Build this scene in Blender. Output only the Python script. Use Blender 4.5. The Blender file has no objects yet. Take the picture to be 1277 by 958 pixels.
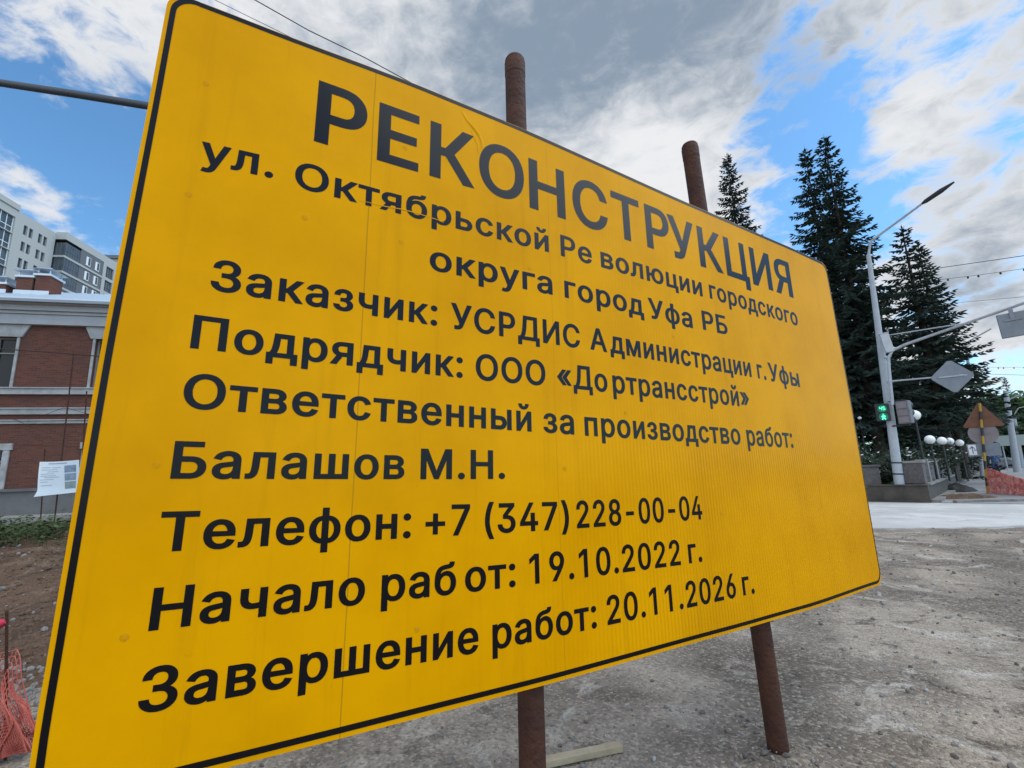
import bpy, bmesh, math, random
from mathutils import Vector, Matrix, noise as mnoise

sc = bpy.context.scene
COL = sc.collection
R_ = math.radians
random.seed(7)

# ------------------------------------------------------------------ camera
EYE = Vector((0.0, 0.0, 1.589))
FPX, PX0, PY0 = 579.0877, 638.5, 479.0          # focal length / centre in photo pixels (1277 x 958)
TILT, ROLL = 0.1868, -0.0357
_F = Vector((0, math.cos(TILT), math.sin(TILT)))
_U0 = Vector((0, -math.sin(TILT), math.cos(TILT)))
_R0 = Vector((1, 0, 0))
CR = math.cos(ROLL) * _R0 + math.sin(ROLL) * _U0
CU = -math.sin(ROLL) * _R0 + math.cos(ROLL) * _U0
cam_d = bpy.data.cameras.new('camera')
cam_d.sensor_width = 36.0
cam_d.lens = FPX / 1277.0 * 36.0
cam_d.clip_start = 0.05
cam_d.clip_end = 3000
cam = bpy.data.objects.new('camera', cam_d)
COL.objects.link(cam)
m = Matrix((CR, CU, -_F)).transposed().to_4x4()
m.translation = EYE
cam.matrix_world = m
sc.camera = cam

def ray(x, y):
    return _F + (x - PX0) / FPX * CR - (y - PY0) / FPX * CU
def gp(x, y, z=0.0):
    d = ray(x, y)
    return EYE + d * ((z - EYE.z) / d.z)
def at(x, y, depth):
    return EYE + ray(x, y) * depth

# ------------------------------------------------------------------ world: sky with broken cloud
SUN_EL, SUN_AZ = R_(55), R_(97)               # azimuth clockwise from +Y
world = bpy.data.worlds.new('World')
sc.world = world
world.use_nodes = True
wt = world.node_tree
for n_ in list(wt.nodes):
    wt.nodes.remove(n_)
def wn(t, **kw):
    n = wt.nodes.new(t)
    for k, v in kw.items():
        setattr(n, k, v)
    return n
def wmath(op, a, b=None, clamp=False):
    n = wn('ShaderNodeMath', operation=op, use_clamp=clamp)
    for i, v in enumerate((a, b)):
        if v is None:
            continue
        if isinstance(v, (int, float)):
            n.inputs[i].default_value = v
        else:
            wt.links.new(v, n.inputs[i])
    return n.outputs[0]
wout = wn('ShaderNodeOutputWorld')
bg = wn('ShaderNodeBackground')
bg.inputs['Strength'].default_value = 0.1
sky = wn('ShaderNodeTexSky', sky_type='NISHITA', sun_disc=False)
sky.sun_elevation = SUN_EL
sky.sun_rotation = SUN_AZ
sky.air_density = 1.0
sky.dust_density = 0.6
sky.ozone_density = 1.6
tc = wn('ShaderNodeTexCoord')
def wnoise(scale, detail, rough, vec, dist=0.0):
    n = wn('ShaderNodeTexNoise')
    n.inputs['Scale'].default_value = scale
    n.inputs['Detail'].default_value = detail
    n.inputs['Roughness'].default_value = rough
    n.inputs['Distortion'].default_value = dist
    wt.links.new(vec, n.inputs['Vector'])
    return n
gen = tc.outputs['Generated']
wz = wnoise(5.0, 4, 0.55, gen)
wsub = wn('ShaderNodeVectorMath', operation='SUBTRACT')
wt.links.new(wz.outputs['Color'], wsub.inputs[0])
wsub.inputs[1].default_value = (0.5, 0.5, 0.5)
wmul = wn('ShaderNodeVectorMath', operation='SCALE')
wt.links.new(wsub.outputs[0], wmul.inputs[0])
wmul.inputs['Scale'].default_value = 0.20
wadd = wn('ShaderNodeVectorMath', operation='ADD')
wt.links.new(gen, wadd.inputs[0])
wt.links.new(wmul.outputs[0], wadd.inputs[1])
wnorm = wn('ShaderNodeVectorMath', operation='NORMALIZE')
wt.links.new(wadd.outputs[0], wnorm.inputs[0])
wdir = wnorm.outputs[0]
def blob(px, py, sig, amp, amp_dir=None):
    c = ray(px, py).normalized() if amp_dir is None else Vector(amp_dir).normalized()
    d = wn('ShaderNodeVectorMath', operation='DOT_PRODUCT')
    wt.links.new(wdir, d.inputs[0])
    d.inputs[1].default_value = c
    k = 1.0 / R_(sig) ** 2
    e = wmath('MULTIPLY', wmath('SUBTRACT', d.outputs['Value'], 1.0), k)
    return wmath('MULTIPLY', wmath('EXPONENT', e), amp)
def total(lst):
    s = None
    for b in lst:
        v = blob(*b)
        s = v if s is None else wmath('ADD', s, v)
    return s
CLOUDS = [(330, 5, 6, .5), (430, 25, 8, .8), (560, 60, 9, .8), (700, 40, 9, .9), (820, 50, 8, .8), (650, 150, 8, .7),
          (760, 190, 7, .75), (830, 225, 4.5, .6), (905, 250, 3.0, .35), (1010, 25, 6, .5), (1120, 30, 6, .5), (1235, 60, 5.5, .35),
          (1160, 135, 2.6, .55), (1135, 150, 2.2, .35), (1195, 290, 4.5, .32), (1262, 270, 4.5, .3), (1250, 345, 5, .35), (1095, 216, 2.2, .55),
          (1165, 172, 2.2, .35), (1182, 205, 2.0, .4), (1240, 430, 7, .9), (935, 275, 3.0, .5), (870, 290, 3.0, .4),
          (30, 10, 6, .6), (110, 35, 5, .6), (190, 50, 5, .4), (10, 225, 3.4, .8), (55, 245, 2.6, .6), (155, 235, 2.6, .8), (146, 325, 2.4, .7), (100, 255, 2.5, .25),
          (1000, 330, 6, .3),
          (90, 145, 6, -.5), (20, 140, 5, -.4), (150, 130, 4, -.3), (95, 295, 3.6, -.55), (100, 200, 3, -.4), (985, 125, 3.0, -.45), (950, 185, 2.6, -.35), (1070, 185, 3, -.55), (1060, 110, 3, -.5),
          (1235, 190, 2.6, -.6), (1050, 250, 3.0, -.4), (1000, 290, 3, -.3), (1215, 385, 2.5, -.5), (1110, 260, 3, -.3), (1150, 230, 2, -.3)]
DARKS = [(740, 30, 9, .85), (640, 80, 7, .5), (850, 10, 7, .6), (560, 60, 8, .3), (1250, 345, 4, .6), (1250, 395, 2.5, .4), (1215, 320, 3, .3),
         (430, 60, 6, .3), (640, 120, 6, .22), (560, 110, 5, .15), (900, 55, 6, .4), (1000, 50, 5, .3), (1150, 60, 6, .3), (700, 170, 4, .15), (800, 195, 4.5, -.7), (150, 50, 6, .2)]
# streaky cloud texture: stretched along one direction of the sky
mp = wn('ShaderNodeMapping')
mp.inputs['Rotation'].default_value = (0.0, R_(35), R_(20))
mp.inputs['Scale'].default_value = (1.0, 1.0, 1.9)
wt.links.new(gen, mp.inputs['Vector'])
n1 = wnoise(4.2, 9, 0.62, mp.outputs[0], 0.25)
n2 = wnoise(14.0, 8, 0.62, mp.outputs[0], 0.4)
dens = wmath('ADD', total(CLOUDS), wmath('MULTIPLY', wmath('SUBTRACT', n1.outputs[0], 0.53), 2.4))
dens = wmath('ADD', dens, wmath('MULTIPLY', wmath('SUBTRACT', n2.outputs[0], 0.5), 3.4))
cov = wn('ShaderNodeMapRange', interpolation_type='SMOOTHSTEP')
wt.links.new(dens, cov.inputs['Value'])
cov.inputs['From Min'].default_value = -0.05
cov.inputs['From Max'].default_value = 1.0
# unseen bright cloud cover, added behind the camera to light the sign
sep = wn('ShaderNodeSeparateXYZ')
wt.links.new(gen, sep.inputs[0])
back = wn('ShaderNodeMapRange', interpolation_type='SMOOTHSTEP')
wt.links.new(sep.outputs['Y'], back.inputs['Value'])
back.inputs['From Min'].default_value = 0.15
back.inputs['From Max'].default_value = -0.35
blue_gap = blob(0, 0, 32, 0.85, (.77, -.5, .45))          # an opening in the cloud behind the camera, to the right
backc = wmath('MULTIPLY', back.outputs[0], wmath('SUBTRACT', 0.9, blue_gap))
covm = wmath('MAXIMUM', cov.outputs[0], wmath('MULTIPLY', backc, 1.0, True))
grey = wmath('ADD', total(DARKS), wmath('MULTIPLY', wmath('SUBTRACT', n1.outputs[0], 0.44), 1.6))
grey = wmath('ADD', grey, wmath('MULTIPLY', wmath('SUBTRACT', n2.outputs[0], 0.5), 2.2))
greym = wn('ShaderNodeMapRange', interpolation_type='SMOOTHSTEP')
wt.links.new(grey, greym.inputs['Value'])
greym.inputs['From Min'].default_value = -0.05
greym.inputs['From Max'].default_value = 1.75
cmix = wn('ShaderNodeMix', data_type='RGBA')
wt.links.new(greym.outputs[0], cmix.inputs['Factor'])
CLOUD_WHITE, CLOUD_GREY = (6.2, 6.3, 6.45, 1), (1.85, 2.4, 3.1, 1)
cmix.inputs['A'].default_value = CLOUD_WHITE
cmix.inputs['B'].default_value = CLOUD_GREY
sk = wn('ShaderNodeMix', data_type='RGBA', blend_type='MULTIPLY')
sk.inputs['Factor'].default_value = 1.0
wt.links.new(sky.outputs[0], sk.inputs['A'])
SKY_TINT = (0.93, 1.42, 1.62, 1)
sk.inputs['B'].default_value = SKY_TINT
fin = wn('ShaderNodeMix', data_type='RGBA')
wt.links.new(covm, fin.inputs['Factor'])
wt.links.new(sk.outputs['Result'], fin.inputs['A'])
wt.links.new(cmix.outputs['Result'], fin.inputs['B'])
bright = wmath('ADD', 1.0, wmath('MULTIPLY', back.outputs[0], 0.75))      # unseen rear sky boosted to throw more light on the sign
vsc = wn('ShaderNodeVectorMath', operation='SCALE')
wt.links.new(fin.outputs['Result'], vsc.inputs[0])
wt.links.new(bright, vsc.inputs['Scale'])
wt.links.new(vsc.outputs[0], bg.inputs['Color'])
wt.links.new(bg.outputs[0], wout.inputs[0])

# ------------------------------------------------------------------ sun (veiled by cloud) and exposure
sun_d = bpy.data.lights.new('sun', 'SUN')
sun_d.energy = 1.3
sun_d.angle = R_(60)
sun_d.color = (1.0, 0.93, 0.82)
sun = bpy.data.objects.new('sun', sun_d)
COL.objects.link(sun)
sv = Vector((math.sin(SUN_AZ) * math.cos(SUN_EL), math.cos(SUN_AZ) * math.cos(SUN_EL), math.sin(SUN_EL)))
sun.rotation_euler = sv.to_track_quat('Z', 'Y').to_euler()
sun.location = (0, 0, 60)
vs = sc.view_settings
vs.view_transform = 'Standard'
vs.look = 'None'
vs.gamma = 1.0
vs.exposure = 0.45
vs.use_curve_mapping = False
sc.cycles.max_bounces = 6

# ------------------------------------------------------------------ helpers
def thing(name, label, cat, loc=(0, 0, 0), group=None, rot=None):
    o = bpy.data.objects.new(name, None)
    o.empty_display_size = 0.2
    COL.objects.link(o)
    o.location = loc
    if rot is not None:
        o.rotation_euler = rot
    o['label'] = label
    o['category'] = cat
    if group:
        o['group'] = group
    return o
def tag(o, label=None, cat=None, group=None, kind=None):
    if label: o['label'] = label
    if cat: o['category'] = cat
    if group: o['group'] = group
    if kind: o['kind'] = kind
    return o
def copy_tree(o, parent=None):
    c = o.copy()
    COL.objects.link(c)
    c.parent = parent
    for ch in [q for q in bpy.data.objects if q.parent == o]:
        copy_tree(ch, c)
    return c

class MB:
    """collects shapes, then becomes ONE mesh object"""
    def __init__(s):
        s.v, s.f, s.mi, s.sm = [], [], [], []
    def add(s, vs_, fs_, mi=0, smooth=False):
        b = len(s.v)
        s.v += [tuple(q) for q in vs_]
        for f in fs_:
            s.f.append([b + i for i in f]); s.mi.append(mi); s.sm.append(smooth)
        return s
    def box(s, c, size, mi=0, M=None):
        x, y, z = (q / 2 for q in size)
        vv = [Vector((sx * x, sy * y, sz * z)) for sx in (-1, 1) for sy in (-1, 1) for sz in (-1, 1)]
        c = Vector(c)
        vv = [((M @ q) if M is not None else q) + c for q in vv]
        return s.add(vv, [(0, 1, 3, 2), (4, 6, 7, 5), (0, 4, 5, 1), (2, 3, 7, 6), (0, 2, 6, 4), (1, 5, 7, 3)], mi)
    def bb(s, x0, x1, y0, y1, z0, z1, mi=0):
        return s.box(((x0 + x1) / 2, (y0 + y1) / 2, (z0 + z1) / 2), (abs(x1 - x0), abs(y1 - y0), abs(z1 - z0)), mi)
    def prism(s, poly, z0, z1, mi=0):
        n = len(poly)
        vv = [(p[0], p[1], z0) for p in poly] + [(p[0], p[1], z1) for p in poly]
        ff = [tuple(range(n - 1, -1, -1)), tuple(range(n, 2 * n))]
        ff += [(i, (i + 1) % n, n + (i + 1) % n, n + i) for i in range(n)]
        return s.add(vv, ff, mi)
    def tube(s, pts, rad, seg=12, mi=0, caps=True, smooth=True, twist=0.0):
        pts = [Vector(p) for p in pts]
        if isinstance(rad, (int, float)):
            rad = [rad] * len(pts)
        vv, ff = [], []
        up = None
        for i, p in enumerate(pts):
            t = (pts[min(i + 1, len(pts) - 1)] - pts[max(i - 1, 0)]).normalized()
            if up is None:
                up = Vector((0, 0, 1)) if abs(t.z) < 0.9 else Vector((1, 0, 0))
            a = t.cross(up).normalized()
            b = a.cross(t).normalized()
            up = b
            for k in range(seg):
                an = 2 * math.pi * k / seg + twist
                vv.append(p + (a * math.cos(an) + b * math.sin(an)) * rad[i])
        for i in range(len(pts) - 1):
            for k in range(seg):
                k2 = (k + 1) % seg
                ff.append((i * seg + k, i * seg + k2, (i + 1) * seg + k2, (i + 1) * seg + k))
        s.add(vv, ff, mi, smooth)
        if caps:
            n = len(pts) - 1
            s.add(vv[:seg], [tuple(range(seg))], mi)
            s.add(vv[n * seg:], [tuple(range(seg - 1, -1, -1))], mi)
        return s
    def lathe(s, prof, c=(0, 0, 0), seg=20, mi=0, M=None):
        c = Vector(c)
        vv, ff = [], []
        for r, z in prof:
            for k in range(seg):
                a = 2 * math.pi * k / seg
                q = Vector((r * math.cos(a), r * math.sin(a), z))
                vv.append(((M @ q) if M is not None else q) + c)
        for i in range(len(prof) - 1):
            for k in range(seg):
                k2 = (k + 1) % seg
                ff.append((i * seg + k, i * seg + k2, (i + 1) * seg + k2, (i + 1) * seg + k))
        return s.add(vv, ff, mi, True)
    def build(s, name, mats, parent=None, M=None):
        me = bpy.data.meshes.new(name)
        me.from_pydata(s.v, [], s.f)
        if not isinstance(mats, (list, tuple)):
            mats = [mats]
        for mm in mats:
            me.materials.append(mm)
        me.polygons.foreach_set('material_index', s.mi)
        me.polygons.foreach_set('use_smooth', s.sm)
        me.update()
        o = bpy.data.objects.new(name, me)
        COL.objects.link(o)
        if parent is not None:
            o.parent = parent
        if M is not None:
            o.matrix_local = M
        return o
def bevel(o, w=0.01, seg=2):
    md = o.modifiers.new('bevel', 'BEVEL')
    md.width = w; md.segments = seg; md.limit_method = 'ANGLE'
    return o

# ------------------------------------------------------------------ materials
def mat(name, col, rough=0.7, metal=0.0, spec=0.5, var=0.0, vscale=6.0, vcol=None, bump=0.0, bscale=40.0, coat=0.0, obj=True, detail=6):
    """Principled material with two-scale noise variation and bump"""
    m = bpy.data.materials.new(name)
    m.use_nodes = True
    nt = m.node_tree
    p = nt.nodes['Principled BSDF']
    p.inputs['Base Color'].default_value = (*col, 1)
    p.inputs['Roughness'].default_value = rough
    p.inputs['Metallic'].default_value = metal
    p.inputs['Specular IOR Level'].default_value = spec
    p.inputs['Coat Weight'].default_value = coat
    t = nt.nodes.new('ShaderNodeTexCoord')
    vec = t.outputs['Object' if obj else 'Generated']
    if var > 0:
        n = nt.nodes.new('ShaderNodeTexNoise')
        n.inputs['Scale'].default_value = vscale
        n.inputs['Detail'].default_value = detail
        n.inputs['Roughness'].default_value = 0.65
        nt.links.new(vec, n.inputs['Vector'])
        r = nt.nodes.new('ShaderNodeMapRange')
        r.inputs['From Min'].default_value = 0.35
        r.inputs['From Max'].default_value = 0.7
        nt.links.new(n.outputs[0], r.inputs['Value'])
        x = nt.nodes.new('ShaderNodeMix'); x.data_type = 'RGBA'
        x.inputs['A'].default_value = (*col, 1)
        vc = vcol or tuple(c * 0.5 for c in col)
        x.inputs['B'].default_value = (*vc, 1)
        mm = nt.nodes.new('ShaderNodeMath'); mm.operation = 'MULTIPLY'; mm.use_clamp = True
        nt.links.new(r.outputs[0], mm.inputs[0]); mm.inputs[1].default_value = var
        nt.links.new(mm.outputs[0], x.inputs['Factor'])
        nt.links.new(x.outputs['Result'], p.inputs['Base Color'])
    if bump > 0:
        n = nt.nodes.new('ShaderNodeTexNoise')
        n.inputs['Scale'].default_value = bscale
        n.inputs['Detail'].default_value = 5
        nt.links.new(vec, n.inputs['Vector'])
        b = nt.nodes.new('ShaderNodeBump')
        b.inputs['Strength'].default_value = bump
        b.inputs['Distance'].default_value = 0.02
        nt.links.new(n.outputs[0], b.inputs['Height'])
        nt.links.new(b.outputs[0], p.inputs['Normal'])
    return m
def emit(name, col, strength):
    m = bpy.data.materials.new(name)
    m.use_nodes = True
    p = m.node_tree.nodes['Principled BSDF']
    p.inputs['Base Color'].default_value = (*col, 1)
    p.inputs['Emission Color'].default_value = (*col, 1)
    p.inputs['Emission Strength'].default_value = strength
    return m

M_RUST = mat('rusty_brown_paint', (0.042, 0.017, 0.012), 0.75, spec=.25, var=1.0, vscale=7, vcol=(0.085, 0.032, 0.016), bump=0.5, bscale=45, detail=9)
M_BLACK = mat('black_film', (0.007, 0.006, 0.0065), 0.2, spec=0.15)
M_ALU = mat('aluminium_back', (0.55, 0.55, 0.55), 0.45, metal=0.7)
M_GALV = mat('galvanised_steel', (0.42, 0.45, 0.48), 0.55, metal=0.25, var=0.7, vscale=8, vcol=(0.25, 0.27, 0.29))
M_POLE = mat('grey_painted_pole', (0.38, 0.41, 0.44), 0.6, var=0.8, vscale=5, vcol=(0.30, 0.32, 0.34), bump=0.1)
M_DARKPIPE = mat('dark_grey_pipe', (0.045, 0.055, 0.07), 0.5, metal=0.2)
M_DARK = mat('dark_plastic', (0.02, 0.02, 0.022), 0.5)
M_SIGNBACK = mat('grey_sign_back', (0.20, 0.225, 0.26), 0.5, metal=0.2, var=0.5, vscale=3)
M_BOX = mat('grey_housing', (0.17, 0.165, 0.18), 0.55, var=0.7, vscale=6)
M_BOX2 = mat('light_grey_cabinet', (0.48, 0.51, 0.53), 0.55, var=0.4, vscale=4)
M_CABLE = mat('cable', (0.015, 0.015, 0.018), 0.6)
M_GLOBE = mat('white_globe', (0.86, 0.86, 0.84), 0.25, spec=0.5)
M_STONE = mat('granite_block', (0.11, 0.10, 0.098), 0.75, var=1.0, vscale=9, vcol=(0.05, 0.045, 0.044), bump=0.3, bscale=30)
M_CONC = mat('old_concrete_wall', (0.085, 0.072, 0.06), 0.9, var=1.0, vscale=2.2, vcol=(0.035, 0.032, 0.026), bump=0.5, bscale=14)
M_KERB = mat('kerb_concrete', (0.25, 0.235, 0.215), 0.9, var=0.9, vscale=3, vcol=(0.09, 0.08, 0.072), bump=0.4, bscale=18)
M_BARK = mat('bark', (0.06, 0.045, 0.035), 0.95, var=0.8, vscale=8, bump=0.6, bscale=22)
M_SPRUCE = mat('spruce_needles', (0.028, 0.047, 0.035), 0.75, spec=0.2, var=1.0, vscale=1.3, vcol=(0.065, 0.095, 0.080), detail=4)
M_SPRUCE2 = mat('shade_dark_spruce_needles', (0.018, 0.029, 0.023), 0.8, spec=0.2, var=1.0, vscale=1.2, vcol=(0.042, 0.062, 0.05), detail=4)  # darkness under the trees put into the needle colour of the rear spruces
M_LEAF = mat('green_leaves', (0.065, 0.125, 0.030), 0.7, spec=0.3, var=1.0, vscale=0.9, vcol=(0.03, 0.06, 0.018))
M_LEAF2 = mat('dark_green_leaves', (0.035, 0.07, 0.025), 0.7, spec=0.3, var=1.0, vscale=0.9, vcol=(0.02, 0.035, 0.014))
M_BUSH = mat('shrub_leaves', (0.03, 0.05, 0.024), 0.75, spec=0.25, var=1.0, vscale=2.0, vcol=(0.015, 0.024, 0.013))
M_WEED = mat('weed_leaves', (0.075, 0.105, 0.035), 0.8, spec=0.2, var=1.0, vscale=1.4, vcol=(0.035, 0.05, 0.02))
M_FLOWER = mat('white_blossom', (0.6, 0.6, 0.58), 0.8)
M_NET = mat('orange_red_net', (0.66, 0.17, 0.12), 0.55, spec=0.4, var=0.7, vscale=5, vcol=(0.42, 0.055, 0.045))
M_WOOD = mat('raw_plank', (0.46, 0.36, 0.23), 0.8, var=0.9, vscale=5, vcol=(0.27, 0.2, 0.12), bump=0.2)
M_YEL = mat('yellow_stripe', (0.42, 0.26, 0.02), 0.6, var=0.5, vscale=8)
M_ORANGEBACK = mat('brown_orange_sign_back', (0.17, 0.065, 0.03), 0.6, var=0.6, vscale=4)
M_GREYPINK = mat('dull_grey_sign_back', (0.24, 0.20, 0.21), 0.6, var=0.5, vscale=4)
M_WHITE = mat('white_paint', (0.76, 0.76, 0.75), 0.6, var=0.3, vscale=3, vcol=(0.6, 0.6, 0.6))
M_STONE2 = mat('pale_granite', (0.26, 0.245, 0.235), 0.75, var=1.0, vscale=9, vcol=(0.14, 0.13, 0.125), bump=0.3, bscale=30)
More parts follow.
